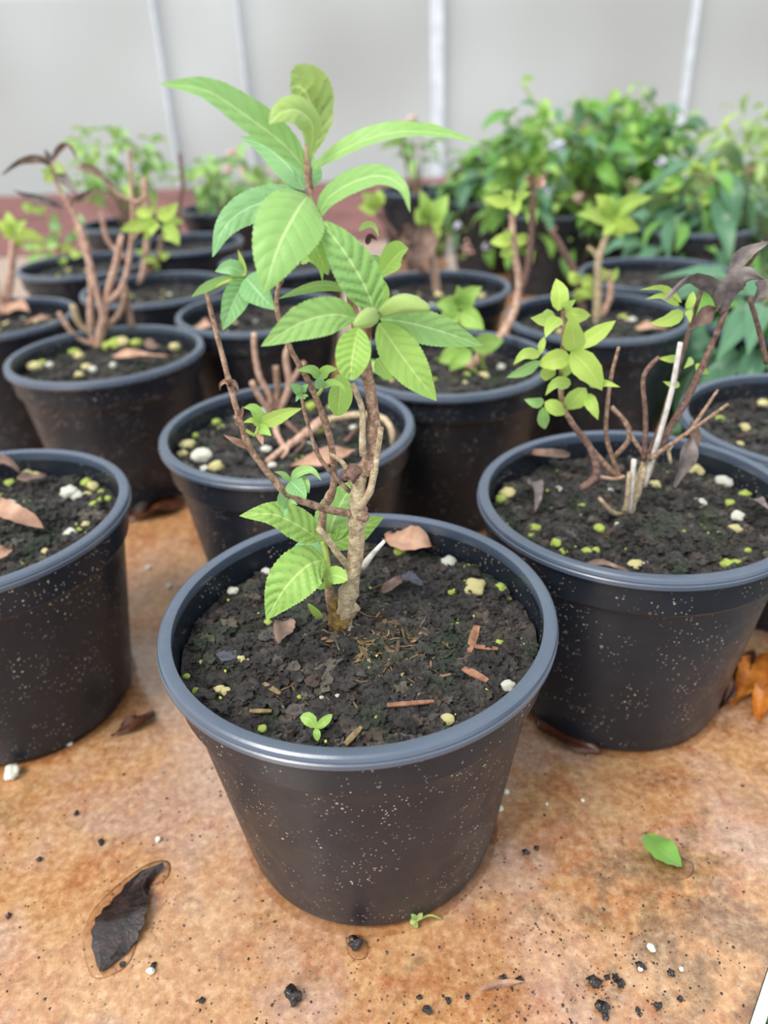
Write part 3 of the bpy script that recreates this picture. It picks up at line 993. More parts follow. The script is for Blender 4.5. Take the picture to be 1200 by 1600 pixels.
stem(plant, [(570, 545), (575, 520, -0.010), (577, 500, -0.018)], (5, 5), Y0, 'red_stem', 'leaf_stalk')
stem(plant, [(384, 672, -0.020), (398, 680, -0.018), (404, 668, -0.018), (405, 660, -0.018)], (3, 3.5), Y0, 'green_stem', 'leaf_stalk')
stem(plant, [(496, 618, -0.002), (503, 606, -0.005), (501, 590, -0.005)], (3, 2.5), Y0, 'green_stem', 'leaf_stalk')


def bud(parent, pts, wpx, Y, mat):
    sp = catmull([P3(p, Y) for p in pts], 14)
    rr = [px_size(wpx / 2, sp[i]) * max(0.1, math.sin(math.pi * (0.06 + 0.9 * i / 13)) ** 0.7) for i in range(14)]
    v, f = tube_geo(sp, rr, 12)
    # a furrow along the folded edges
    v = np.array(v).reshape(14, 12, 3)
    v[:, 3] = v[:, 3] * 0.75 + sp * 0.25
    v[:, 9] = v[:, 9] * 0.7 + sp * 0.3
    uv = [(i / 13, k / 12) for i in range(14) for k in range(12)]
    return obj('leaf_bud', v.reshape(-1, 3), f, M[mat], parent, uv)


bud(plant, [(592, 491, -0.022), (630, 474, -0.026), (672, 482, -0.030)], 30, Y0, 'leaf_young')
bud(plant, [(588, 490, -0.022), (572, 498, -0.034), (554, 508, -0.040)], 30, Y0, 'leaf_young')
bud(plant, [(503, 964, -0.004), (494, 958, -0.010), (482, 944, -0.014)], 12, Y0, 'leaf_yellow')

# ------------------------------------------------------------------ the twiggy plant with the white cane (right pot)
b1 = on_soil('right', 982, 806)
Y1 = b1[1]
tw = empty('potted_shrub', tuple(b1), 'pruned twiggy shrub with dark dead leaves and one leafy stem, right pot', 'plant', 'young shrubs in pots')


def c6(*pts):
    return [(720 + 0.4 * p[0], 400 + 0.4 * p[1]) + ((p[2],) if len(p) > 2 else ()) for p in pts]


def stems(parent, conv, rows, Y, sides=8):
    for pts, r, mt, nm in rows:
        stem(parent, conv(*pts), r, Y, mt, nm, sides=sides)


def leaves(parent, conv, k, rows, Y, **kw):
    """rows: (base, tip, width, material[, bow]) in crop units; a leaf bows a little off the line base-tip"""
    for row in rows:
        bpt, tpt, w, mt = row[:4]
        bow = row[4] if len(row) > 4 else RND.uniform(-0.12, 0.12)
        dyb = bpt[2] if len(bpt) > 2 else 0.0
        dyt = tpt[2] if len(tpt) > 2 else dyb + RND.uniform(-0.022, 0.012)
        dx, dy = tpt[0] - bpt[0], tpt[1] - bpt[1]
        m = ((bpt[0] + tpt[0]) / 2 - dy * bow, (bpt[1] + tpt[1]) / 2 + dx * bow, (dyb + dyt) / 2 - 0.004)
        o = dict(nseg=9, nc=2, roll=RND.uniform(-0.35, 0.35), fold=0.22, seed=RND.uniform(0, 6))
        o.update(kw)
        if mt.startswith('dead'): o.update(wav=0.35, fold=0.5)
        leaf(parent, conv((bpt[0], bpt[1], dyb), m, (tpt[0], tpt[1], dyt)), w * k, Y, mt, 'leaf' if not mt.startswith('dead') else 'dead_leaf', **o)


stems(tw, c6, [
    ([(650, 1005), (690, 900), (735, 780)], (10, 7), 'bark_pale', 'stem'),
    ([(655, 1000, -0.006), (668, 880, -0.008), (677, 795, -0.008)], (5, 4), 'cane', 'stem'),
    ([(645, 1000, -0.008), (652, 920, -0.01), (658, 845, -0.01)], (4, 3.5), 'bark_pale', 'twig'),
    ([(628, 1012), (590, 1000, -0.008), (540, 945, -0.012)], (4, 3), 'bark_pale', 'twig'),
    ([(700, 880), (800, 700), (890, 545), (1000, 300), (1042, 190)], (6.5, 4.5), 'bark_dark', 'stem'),
    ([(730, 800, 0.01), (790, 640, 0.012), (880, 330, 0.014), (958, 75, 0.014)], (6, 3), 'bark_dark', 'stem'),
    ([(735, 795, -0.006), (880, 695, -0.02), (1045, 578, -0.03)], (4, 2.5), 'bark', 'twig'),
    ([(895, 690, -0.02), (945, 610, -0.02), (1005, 522, -0.02)], (3.5, 2.2), 'bark', 'twig'),
    ([(715, 800, -0.004), (722, 640, -0.004), (712, 490, -0.004), (738, 430, -0.004), (775, 395, -0.004)], (4.5, 3.5), 'bark_dark', 'twig'),
    ([(620, 865, 0.012), (572, 720, 0.012), (572, 590, 0.012), (590, 460, 0.012), (618, 355, 0.012)], (4, 2.6), 'bark', 'twig'),
    ([(590, 590, 0.012), (650, 660, 0.012), (655, 720, 0.012), (600, 785, 0.012)], (4, 4), 'bark', 'twig'),
    ([(625, 872, 0.014), (540, 790, 0.014), (430, 645, 0.016), (392, 540, 0.016), (402, 320, 0.016), (398, 190, 0.016)], (5, 4), 'bark', 'stem'),
    ([(470, 910, -0.002), (530, 850, -0.002), (500, 740, 0.008), (430, 650, 0.012)], (6.5, 4.5), 'bark_dark', 'stem'),
    ([(725, 790), (665, 700), (640, 650)], (4, 2.5), 'bark', 'twig'),
    ([(700, 900, 0.006), (735, 840, 0.006), (760, 760, 0.006)], (6, 5), 'bark_pale', 'stem'),
    ([(1195, 420, 0.01), (1165, 290, 0.01), (1128, 165, 0.01)], (4, 4), 'bark_dark', 'twig'),
    ([(1040, 200), (1080, 90), (1150, 0), (1180, -60)], (4, 2), 'bark_dark', 'twig'),
    ([(820, 810, -0.002), (812, 760, -0.002), (830, 730, -0.002)], (3, 3), 'bark_pale', 'twig'),
    ([(545, 862, 0.006), (600, 872, 0.006), (640, 860, 0.006)], (3, 3), 'bark_pink', 'twig'),
], Y1)
leaves(tw, c6, 0.4, [
    ((380, 215, .014), (372, 88), 78, 'leaf_yellow'), ((370, 235, .014), (272, 242), 78, 'leaf_yellow'), ((385, 240, .01), (330, 320), 70, 'leaf_yellow'),
    ((445, 375, .01), (430, 222), 100, 'leaf_yellow'), ((450, 362, .012), (605, 252), 74, 'leaf_yellow'), ((430, 372, .008), (552, 525), 118, 'leaf_yellow'),
    ((428, 392, .01), (298, 425), 88, 'leaf_yellow'), ((362, 420, .012), (332, 488), 66, 'leaf_yellow'), ((405, 215, .016), (508, 232), 64, 'leaf_yellow'),
    ((400, 205, .016), (450, 170), 50, 'leaf_yellow'), ((430, 500, .012), (330, 545), 58, 'leaf_yellow', .25), ((488, 515, .008), (408, 600), 92, 'leaf_yellow'),
    ((490, 540, .01), (536, 640), 58, 'leaf_yellow'), ((325, 572, .01), (248, 560), 48, 'leaf'), ((328, 570, .01), (408, 618), 66, 'leaf_yellow'),
    ((320, 590, .01), (330, 676), 54, 'leaf'), ((310, 385, .012), (205, 425), 52, 'leaf_yellow', .2), ((310, 410, .012), (178, 475), 52, 'leaf'),
    ((310, 385, .012), (326, 315), 32, 'leaf_yellow'), ((500, 505, .012), (622, 512), 38, 'leaf_yellow'), ((400, 470, .014), (440, 420), 50, 'leaf_yellow'),
    ((868, 218, .01), (738, 262), 62, 'leaf_yellow', -.1), ((862, 182, .01), (698, 132), 34, 'leaf_yellow', .2), ((852, 195, .01), (720, 168), 34, 'leaf_yellow', .2),
    ((880, 205, .01), (908, 138), 38, 'leaf_yellow'), ((888, 212, .01), (895, 262), 34, 'leaf_yellow'), ((905, 400, .012), (870, 440), 34, 'leaf_yellow'),
    ((850, 400, .012), (770, 400), 36, 'leaf_yellow'), ((920, 420, .012), (972, 460), 34, 'leaf_yellow'), ((855, 500, .012), (790, 490), 34, 'leaf_yellow'),
], Y1)
for pts, w, mt, kw in [
    ([(1002, 212), (985, 130, -.006), (900, 88, -.014), (800, 172, -.02)], 92, 'dead_dark', dict(roll=0.7, cup=0.5)),
    ([(1010, 222), (1050, 130, -.01), (1110, 75, -.016), (1190, 95, -.02)], 116, 'dead_dark', dict(roll=-0.3, cup=0.6)),
    ([(1000, 205, .004), (950, 230, .004), (888, 290, .004)], 80, 'dead', dict(roll=0.4)),
    ([(1045, 60, .004), (1120, -10, 0), (1210, -58, -.004)], 70, 'dead_dark', dict(roll=0.3)),
    ([(1150, 100, -.012), (1182, 120, -.016), (1140, 190, -.016)], 60, 'dead_dark', dict(roll=0.2)),
    ([(900, 700, .004), (880, 790, -.002), (835, 905, -.006)], 80, 'dead_dark', dict(roll=0.5)),
    ([(895, 640, .004), (915, 720, .004), (900, 790, .002)], 50, 'dead', dict(roll=0.5)),
]:
    leaf(tw, c6(*pts), w * 0.4, Y1, mt, 'dead_leaf', nseg=14, nc=3, fold=0.45, wav=0.25, **kw)
# white cane stuck into the soil: a thing of its own
cb = P3(c6((730, 830, -0.002))[0], Y1)
cane = empty('plant_cane', tuple(on_soil('right', 1006, 752)), 'thin white cane standing among the twigs in the right pot', 'cane')
stem(cane, c6((716, 900, 0.0), (770, 720, -0.006), (820, 540, -0.008), (858, 338, -0.010)), (4.2, 4.2), Y1, 'cane', 'cane_shaft', rough=0.05)

# ------------------------------------------------------------------ stems behind the front pot
b3 = on_soil('mid', 428, 645)
Y3 = b3[1]
p3 = empty('potted_shrub', tuple(b3), 'leafless stubby twigs with trailing tan roots behind the front pot', 'plant', 'young shrubs in pots')
ID = lambda *p: list(p)
stems(p3, ID, [
    ([(426, 648), (420, 616), (406, 590), (398, 552), (397, 520)], (5, 4), 'bark_pink', 'stem'),
    ([(424, 646, -.004), (404, 618, -.008), (393, 596, -.01)], (5, 4.5), 'bark_pink', 'stem'),
    ([(434, 646), (433, 605), (431, 572)], (5, 5), 'bark', 'stem'),
    ([(438, 640), (452, 602), (446, 560), (452, 540)], (6, 4.5), 'bark_pink', 'stem'),
    ([(442, 632), (460, 590), (476, 566)], (5, 4), 'bark_pink', 'stem'),
], Y3)
def ground_stem(parent, key, pts, rpx, mat, name):
    sp = [on_soil(key, p[0], p[1], p[2]) for p in pts]
    path = catmull(sp, 18)
    rr = np.linspace(rpx[0], rpx[1], 18)
    v, f = tube_geo(path, [px_size(r, q_) for r, q_ in zip(rr, path)], 8, 0.2, 3)
    return obj(name, v, f, M[mat], parent)


for pts, r_, mt in (([(417, 722, .003), (440, 704, .005), (464, 688, .008), (504, 658, .016)], (4.5, 9), 'bark_pink'),
                    ([(500, 662, .016), (530, 652, .020), (575, 648, .026), (602, 656, .026), (613, 678, .018), (614, 698, .004)], (6, 4.5), 'bark_pale'),
                    ([(430, 650, .010), (432, 676, .006), (446, 702, .003)], (6, 4), 'bark_pink'),
                    ([(448, 660, .008), (474, 688, .008), (462, 708, .003)], (4, 3), 'bark_dark'),
                    ([(540, 690, .004), (556, 672, .008), (572, 660, .004)], (4, 3), 'bark_dark'),
                    ([(440, 716, .003), (448, 706, .006), (452, 690, .004)], (3, 3), 'bark_pink')):
    ground_stem(p3, 'mid', pts, r_, mt, 'root')
# ------------------------------------------------------------------ forked pinkish stems at left
b4 = on_soil('forked', 153, 540)
Y4 = b4[1]
p4 = empty('potted_shrub', tuple(b4), 'pale forked pinkish stems with curled dead leaves on top, left', 'plant', 'young shrubs in pots')


def c4(*pts):
    return [(0.35 * p[0], 180 + 0.35 * p[1]) + ((p[2],) if len(p) > 2 else ()) for p in pts]


stems(p4, c4, [
    ([(435, 1035), (455, 940), (480, 800), (512, 680), (545, 535)], (7, 4.5), 'bark_pink', 'stem'),
    ([(425, 1020), (402, 960), (405, 720), (362, 545), (330, 440), (255, 310), (232, 215)], (5.5, 3.2), 'bark_pink', 'stem'),
    ([(470, 930, -.004), (410, 700, -.006), (380, 560, -.006), (345, 470, -.004)], (5, 4), 'bark_pink', 'stem'),
    ([(420, 1025), (335, 985, -.01), (262, 880, -.016)], (5, 3.5), 'bark_pink', 'twig'),
    ([(405, 980), (352, 930, -.006), (325, 850, -.01)], (5, 5), 'bark_pale', 'twig'),
    ([(485, 835), (545, 765), (580, 620), (590, 400), (575, 150)], (5, 2), 'bark_pink', 'stem'),
    ([(470, 945), (530, 890), (560, 800), (550, 740)], (5, 4), 'bark', 'twig'),
    ([(588, 945, .01), (575, 860, .01), (565, 790, .01)], (5, 4), 'bark', 'twig'),
    ([(395, 245), (460, 280), (520, 350), (620, 392)], (3.5, 3), 'bark_pink', 'twig'),
    ([(620, 392, .01), (650, 350, .01), (645, 280, .01)], (4, 4), 'bark_pink', 'twig'),
    ([(450, 430, .02), (480, 560, .02), (560, 640, .02)], (4, 4), 'bark_pink', 'twig'),
], Y4)
for pts, w, mt in [
    ([(235, 235), (180, 195, -.01), (90, 205, -.02), (8, 268, -.03)], 42, 'dead'),
    ([(285, 415), (200, 380, -.01), (120, 360, -.015), (50, 330, -.02)], 42, 'dead_dark'),
    ([(340, 232), (400, 240, -.01), (450, 270, -.015), (515, 325, -.02)], 44, 'dead'),
    ([(228, 215), (265, 150, .0), (310, 138, -.01), (352, 210, -.02)], 34, 'dead'),
    ([(250, 235), (290, 290, -.01), (345, 352, -.02)], 66, 'dead_dark'),
    ([(300, 410), (350, 375, -.01), (420, 345, -.01), (505, 350, -.02)], 36, 'dead'),
    ([(230, 220), (215, 185, 0), (200, 150, 0)], 40, 'dead_dark'),
]:
    leaf(p4, c4(*pts), w * 0.35, Y4, mt, 'dead_leaf', nseg=12, nc=2, fold=0.5, wav=0.3, roll=RND.uniform(-.4, .4))
stem(p4, c4((590, 560), (640, 500, -.004), (700, 470, -.008)), (2.5, 2.5), Y4, 'bark_pink', 'twig')
leaves(p4, c4, 0.35, [
    ((690, 465, -.008), (535, 515), 66, 'leaf_yellow'), ((700, 455, -.008), (795, 388), 70, 'leaf_yellow'), ((690, 475, -.008), (675, 540), 66, 'leaf_yellow'),
    ((725, 500, -.008), (800, 580), 92, 'leaf_yellow'), ((680, 450, -.008), (600, 440), 50, 'leaf_yellow'), ((700, 470, -.008), (640, 560), 50, 'leaf_yellow'),
    ((720, 470, -.008), (820, 480), 46, 'leaf_yellow'),
    ((250, 260), (200, 300), 50, 'leaf_yellow'), ((240, 220), (300, 260), 56, 'leaf_young'), ((235, 250), (180, 250), 40, 'leaf_young')], Y4)

# ------------------------------------------------------------------ leaning forked stem right of centre
b6 = on_soil('centre', 729, 576)
Y6 = b6[1]


def c5(*pts):
    return [(560 + 0.5333 * p[0], 120 + 0.5333 * p[1]) + ((p[2],) if len(p) > 2 else ()) for p in pts]


p6 = empty('potted_shrub', tuple(b6), 'leaning pinkish forked stem with small leaf tufts right of centre', 'plant', 'young shrubs in pots')
stems(p6, c5, [
    ([(318, 858), (430, 740, .03), (470, 625, .04), (455, 500, .04), (450, 400, .04)], (7.5, 5), 'bark_pink', 'stem'),
    ([(470, 640, .04), (495, 560, .04), (508, 430, .04), (512, 320, .04)], (6, 4.5), 'bark_dark', 'stem'),
    ([(300, 850, -.01), (290, 770, -.02), (295, 690, -.03)], (4, 3), 'green_stem', 'stem'),
    ([(395, 900, .0), (370, 860, .0), (350, 790, -.01)], (4, 3), 'green_stem', 'stem'),
], Y6)
leaves(p6, c5, 0.5333, [
    ((455, 360, .04), (372, 352), 42, 'leaf_yellow'), ((455, 365, .04), (460, 408), 50, 'leaf_yellow'), ((460, 355, .04), (505, 340), 34, 'leaf_yellow'),
    ((450, 352, .04), (420, 335), 30, 'leaf_yellow'),
    ((510, 320, .04), (548, 290), 40, 'dead_tan'), ((508, 318, .04), (490, 285), 30, 'dead_tan'),
    ((450, 480, .04), (385, 485), 44, 'leaf_yellow'), ((450, 485, .04), (415, 525), 44, 'leaf_yellow'), ((455, 480, .04), (505, 470), 38, 'leaf_yellow'), ((450, 475, .04), (425, 450), 34, 'leaf_yellow'),
    ((295, 680, -.03), (362, 615), 66, 'leaf_bright'), ((295, 675, -.03), (225, 668), 62, 'leaf_bright'), ((300, 690, -.03), (368, 740), 70, 'leaf_bright'),
    ((292, 690, -.03), (240, 730), 60, 'leaf_bright'), ((295, 670, -.03), (290, 610), 50, 'leaf_bright'),
    ((330, 790, -.02), (425, 772), 66, 'leaf_bright'), ((325, 800, -.02), (235, 835), 66, 'leaf_bright'), ((330, 800, -.02), (268, 860), 56, 'leaf_bright'),
    ((60, 860, -.0), (100, 890), 60, 'leaf_bright'), ((45, 830, 0), (20, 870), 50, 'leaf_bright')], Y6)

# ------------------------------------------------------------------ stem with yellow-green whorl, behind the cane
b7 = on_soil('rightback', 932, 498)
Y7 = b7[1]
p7 = empty('potted_shrub', tuple(b7), 'short tan stem topped by a yellow-green leaf whorl behind the cane', 'plant', 'young shrubs in pots')
stems(p7, c5, [
    ([(698, 712), (702, 620), (705, 530), (742, 430)], (7, 5), 'bark_pale', 'stem'),
    ([(706, 545), (690, 515), (672, 500)], (4, 3), 'bark_pale', 'twig'),
    ([(660, 700, .01), (640, 590, .01), (600, 510, .01), (565, 450, .01)], (7, 5), 'bark_dark', 'stem'),
    ([(715, 700), (738, 640), (735, 570)], (5, 5), 'bark_pink', 'twig'),
], Y7)
leaves(p7, c5, 0.5333, [
    ((742, 425), (638, 402), 48, 'leaf_yellow', .1), ((745, 420), (862, 352), 52, 'leaf_yellow', -.15), ((740, 415), (695, 345), 56, 'leaf_yellow'), ((745, 425), (772, 470), 60, 'leaf_yellow'),
    ((750, 420), (824, 450), 50, 'leaf_yellow'), ((742, 410), (745, 345), 50, 'leaf_yellow'), ((740, 425), (715, 465), 40, 'leaf_yellow'), ((748, 412), (800, 350), 44, 'leaf_yellow'),
    ((730, 590), (690, 570), 36, 'leaf_yellow'), ((735, 590), (760, 560), 34, 'leaf_yellow'), ((650, 600), (620, 570), 40, 'leaf_yellow'), ((650, 600), (690, 590), 40, 'leaf_yellow'),
    ((655, 620), (640, 660), 44, 'leaf_yellow'), ((655, 615), (700, 640), 44, 'leaf_yellow')], Y7)

# ------------------------------------------------------------------ single straight pinkish stem
b9 = on_soil('straight', 684, 460)
Y9 = b9[1]
p9 = empty('potted_shrub', tuple(b9), 'single straight pinkish stem with a large brown dead leaf', 'plant', 'young shrubs in pots')
stems(p9, c5, [([(235, 665), (222, 570), (200, 440)], (7, 6), 'bark_pink', 'stem'), ([(195, 580, .01), (120, 480, .01), (45, 385, .01)], (5, 4), 'bark_dark', 'stem')], Y9)
leaves(p9, c5, 0.5333, [
    ((205, 430), (168, 385), 60, 'leaf_yellow'), ((210, 425), (262, 345), 60, 'leaf_bright'), ((205, 420), (215, 360), 60, 'leaf_yellow'), ((210, 430), (250, 400), 56, 'leaf_yellow'),
    ((200, 430), (180, 330), 50, 'leaf_bright'), ((60, 385, .01), (10, 340), 50, 'leaf_yellow'), ((60, 385, .01), (0, 380), 46, 'leaf_yellow'), ((55, 375, .01), (60, 330), 44, 'leaf_yellow'),
    ((190, 430, -.01), (150, 570, -.02), 120, 'dead'), ((215, 440), (230, 480), 50, 'leaf_yellow'), ((180, 440, -.01), (110, 470), 70, 'dead')], Y9)

# ------------------------------------------------------------------ small leafy plants at left and far left
b10 = on_soil('leftedge', 8, 490)
Y10 = b10[1]
p10 = empty('potted_shrub', tuple(b10), 'short stem with a yellow-green leaf tuft at the left edge', 'plant', 'young shrubs in pots')
stems(p10, c4, [([(20, 890), (40, 780), (62, 560)], (7, 5.5), 'bark_pink', 'stem'), ([(20, 890, -.01), (-10, 800, -.01), (-30, 700, -.01)], (6, 5), 'bark_pink', 'stem')], Y10)
leaves(p10, c4, 0.35, [((62, 530), (-20, 470), 60, 'leaf_yellow'), ((70, 530), (205, 560), 52, 'leaf_yellow'), ((62, 520), (30, 430), 60, 'leaf_yellow'), ((65, 520), (120, 470), 50, 'leaf_yellow'),
                       ((60, 530), (10, 540), 50, 'leaf_yellow'), ((66, 540), (90, 590), 44, 'leaf_yellow')], Y10)

b11 = on_soil('backleft', 222, 452)
Y11 = b11[1]
p11 = empty('potted_shrub', tuple(b11), 'thin stem with small yellow-green leaves behind the forked stems', 'plant', 'young shrubs in pots')
stems(p11, c4, [([(600, 770), (640, 700), (655, 560), (650, 440), (640, 290)], (5, 4), 'bark_pink', 'stem'), ([(610, 780, .01), (700, 640, .01), (720, 540, .01)], (4, 3), 'bark', 'stem'),
                ([(790, 520, .12), (800, 400, .12), (815, 300, .12), (800, 170, .12)], (4, 3), 'bark_dark', 'stem')], Y11)
leaves(p11, c4, 0.35, [((700, 640, .01), (640, 650), 44, 'leaf_yellow'), ((710, 630, .01), (760, 620), 44, 'leaf_yellow'), ((700, 650, .01), (690, 690), 40, 'leaf_yellow'), ((640, 620), (600, 600), 30, 'leaf_yellow'),
                       ((650, 430), (700, 400), 36, 'leaf_yellow'), ((650, 440), (610, 420), 36, 'leaf_yellow')], Y11)

b12 = on_soil('farleft', 95, 412)
Y12 = b12[1]
p12 = empty('potted_shrub', tuple(b12), 'low tuft of soft green leaves in the far left pot', 'plant', 'young shrubs in pots')
stems(p12, c4, [([(260, 665), (250, 560), (215, 440)], (4, 3), 'bark', 'stem'), ([(265, 665), (300, 600), (330, 560)], (4, 3), 'bark', 'stem')], Y12)
rows = []
for _ in range(26):
    x, y = RND.uniform(150, 340), RND.uniform(390, 650)
    a = RND.uniform(0, 6.28)
    rows.append(((x, y, RND.uniform(-.05, .05)), (x + 60 * math.cos(a), y + 44 * math.sin(a)), RND.uniform(34, 52), RND.choice(['leaf_blue_shade', 'leaf_bright', 'leaf', 'leaf_yellow'])))
leaves(p12, c4, 0.35, rows, Y12)

# ------------------------------------------------------------------ shrubs made of many small leaves
def leaf_proto(nm, mat, L, Wd, fold=0.3, bend=0.25, prof='ovate'):
    sp = [(0, 0, 0), (L * 0.35, 0, L * 0.06), (L * 0.7, 0, 0), (L, 0, -L * bend)]
    v, f, uv = leaf_geo([np.array(p) for p in sp], Wd / 2, 0, fold, 6, 2, face=(0, 0, 1), prof=prof, vein=0.03)
    return mesh_data(nm, v, f, M[mat], uv)


PROTO = {
    'shrub': [leaf_proto('leaf', 'leaf_shrub', 0.046, 0.024), leaf_proto('leaf', 'leaf_shrub', 0.038, 0.020), leaf_proto('leaf', 'leaf_bright', 0.034, 0.018), leaf_proto('leaf', 'leaf_shrub_dark', 0.046, 0.024)],
    'dark': [leaf_proto('leaf', 'leaf_shrub_dark', 0.085, 0.030, bend=0.5, prof='lance'), leaf_proto('leaf', 'leaf_shrub_dark', 0.070, 0.026, bend=0.4, prof='lance'), leaf_proto('leaf', 'leaf_shrub', 0.055, 0.022, prof='lance')],
    'pale': [leaf_proto('leaf', 'leaf_pale', 0.050, 0.015, prof='lance'), leaf_proto('leaf', 'leaf_pale', 0.040, 0.012, prof='lance'), leaf_proto('leaf', 'leaf_yellow', 0.032, 0.011, prof='lance')],
    'green': [leaf_proto('leaf', 'leaf', 0.058, 0.026), leaf_proto('leaf', 'leaf_bright', 0.050, 0.022), leaf_proto('leaf', 'leaf_blue_shade', 0.050, 0.024)],
}


def shrub(kind, base, centre, radii, n, nbr, label, seed, name='leafy_shrub', group='leafy shrubs at the back', mat='bark', droop=0.0, size=1.0, inner=0):
    rnd = random.Random(seed)
    sh = empty(name, base, label, 'shrub', group)
    C, R = np.array(centre), np.array(radii)
    def spot(lo):
        d = np.array([rnd.gauss(0, 1), rnd.gauss(-0.15, 1), rnd.gauss(0.1, 1)])
        d /= np.linalg.norm(d)
        p = C + d * R * (lo + (1 - lo) * rnd.random())
        p[2] = max(p[2], 0.05 if base[2] > 0 else base[2] + 0.05)
        return p, d
    for i in range(nbr):
        tip, d = spot(0.75)
        b = np.array(base) + np.array([rnd.uniform(-.012, .012), rnd.uniform(-.012, .012), 0])
        mid = (b + tip) / 2 + np.array([rnd.uniform(-.02, .02), rnd.uniform(-.02, .02), 0.04])
        path = catmull([b, mid, tip], 12)
        v, f = tube_geo(path, np.linspace(0.0036, 0.0013, 12), 5)
        obj('stem', v, f, M[mat], sh)
    def pose(lo):
        p, d = spot(lo)
        yaw = math.atan2(d[1], d[0]) + rnd.gauss(0, 0.9)
        return p, (rnd.gauss(0, .45), rnd.gauss(0.1 + droop, 0.5), yaw), rnd.uniform(0.75, 1.3) * size
    for i in range(n):
        p, r_, s_ = pose(0.55)
        inst('leaf', rnd.choice(PROTO[kind]), sh, p, r_, (s_, s_, s_))
    if inner:
        # leaves inside the bush, too hidden to pick apart
        Vv, Ff, Uv, off = [], [], [], 0
        me0 = rnd.choice(PROTO[kind])
        co = np.array([v_.co[:] for v_ in me0.vertices])
        fa = [tuple(p_.vertices) for p_ in me0.polygons]
        uvm = np.zeros((len(co), 2))
        for lp in me0.loops: uvm[lp.vertex_index] = me0.uv_layers[0].data[lp.index].uv[:]
        from mathutils import Euler
        for i in range(inner):
            p, r_, s_ = pose(0.1)
            Rm = np.array(Euler(r_).to_matrix())
            Vv.append((co * s_) @ Rm.T + C + (p - C) * 0.8)
            Ff += [tuple(k + off for k in q_) for q_ in fa]
            Uv.append(uvm)
            off += len(co)
        o = obj('inner_leaves', np.vstack(Vv), Ff, me0.materials[0], sh, np.vstack(Uv))
        o['kind'] = 'stuff'
    return sh


def flower_cluster(name, parent, c, s, mat, rnd, n=7):
    geos = []
    for _ in range(n):
        gv, gf = lump(s, rnd, 1, 0.8, 0.4)
        geos.append((gv + np.asarray(c) + np.array([rnd.gauss(0, s), rnd.gauss(0, s), rnd.gauss(0, s)]), gf))
    v, f = merge(geos)
    return obj(name, v, f, M[mat], parent)


M['petal'] = mat_simple('petal_lilac', [(0.3, srgb(186, 182, 210)), (0.7, srgb(226, 224, 240))], 80, 0.7, 0.2)
M['petal_pink'] = mat_simple('petal_pink', [(0.3, srgb(206, 160, 150)), (0.7, srgb(238, 206, 194))], 80, 0.7, 0.2)

# the big shrub bank on the right stands in black pots
SHR = [  # key, px centre x, y, Y, half width px, half height px, kind, leaves, label
    ('bank1', 765, 315, 2.02, 80, 95, 'shrub', 170, 'loose green shrub left of the big shrub bank, beside the pale upright bar'),
    ('bank2', 862, 285, 1.78, 110, 125, 'shrub', 290, 'dense bright green shrub in the middle of the shrub bank'),
    ('bank3', 975, 275, 1.96, 110, 130, 'shrub', 290, 'dense green shrub with trailing tips right of the bank middle'),
    ('bank4', 1080, 395, 1.52, 80, 135, 'dark', 190, 'dark blue-green shrub with long hanging leaves above the dead leaves'),
    ('bank5', 1165, 320, 1.76, 95, 160, 'pale', 290, 'hazy pale green shrub at the right edge'),
    ('bank6', 1215, 540, 0.93, 90, 105, 'dark', 170, 'dark low leaves behind the dead leaves at the right edge'),
]
for i, (key, cx, cy, Y, hw, hh, kind, n, lb) in enumerate(SHR):
    c = aty(cx, cy, Y)
    rx, rz = px_size(hw, c), px_size(hh, c)
    x, y = c[0], c[1]
    if key != 'bank6':
        place_pot(key, x, y, 'black plastic pot under the ' + lb.split(',')[0].replace(' beside', '')[:70], 1.0)
        o = inst('potting_soil', SOIL_ME['generic'], None, (x, y, SOIL_Z))
        tag(o, 'dark potting soil under the ' + ' '.join(lb.split(',')[0].split()[:11]), 'soil', kind='stuff')
        bz = SOIL_Z
    else:
        x, y = c[0] + 0.0, c[1]
        place_pot(key, x, y, 'black plastic pot under the dark low leaves at the right edge', 0.9)
        o = inst('potting_soil', SOIL_ME['generic'], None, (x, y, SOIL_Z * 0.9), (0, 0, 0), (0.9, 0.9, 0.9))
        tag(o, 'dark potting soil under the dark low leaves at the right edge', 'soil', kind='stuff')
        bz = SOIL_Z * 0.9
    sh = shrub(kind, (x, y, bz), c, (rx, max(rx * 0.8, 0.09), rz), n, 26 if n > 200 else 16, lb, 40 + i, droop=0.5 if kind == 'dark' else 0.0, size=1.25, inner=220)
    rnd = random.Random(90 + i)
    if kind == 'shrub':
        for _ in range(6):
            p = c + np.array([rnd.uniform(-.8, .8) * rx, -rx * 0.7, rnd.uniform(-.7, .5) * rz])
            flower_cluster('flower', sh, p, 0.005, rnd.choice(['petal', 'petal', 'petal_pink']), rnd)
    if key in ('bank4', 'bank5'):
        for _ in range(5):
            p = c + np.array([rnd.uniform(-.8, .5) * rx, -rx * 0.6, rnd.uniform(0.0, .95) * rz])
            flower_cluster('flower_spike', sh, p, 0.006, 'leaf_yellow', rnd, 9)
    if key == 'bank3':
        for pts in ([(815, 128), (840, 170), (862, 205)], [(905, 165), (960, 185), (1010, 200)]):
            stem(sh, pts, (2.0, 2.5), Y, 'green_stem', 'trailing_shoot', n=8, sides=5)
            for (x_, y_) in pts:
                leaf(sh, [(x_, y_), (x_ + 9, y_ - 6), (x_ + 20, y_ - 2)], 11, Y, 'leaf_bright', nseg=6, nc=2)

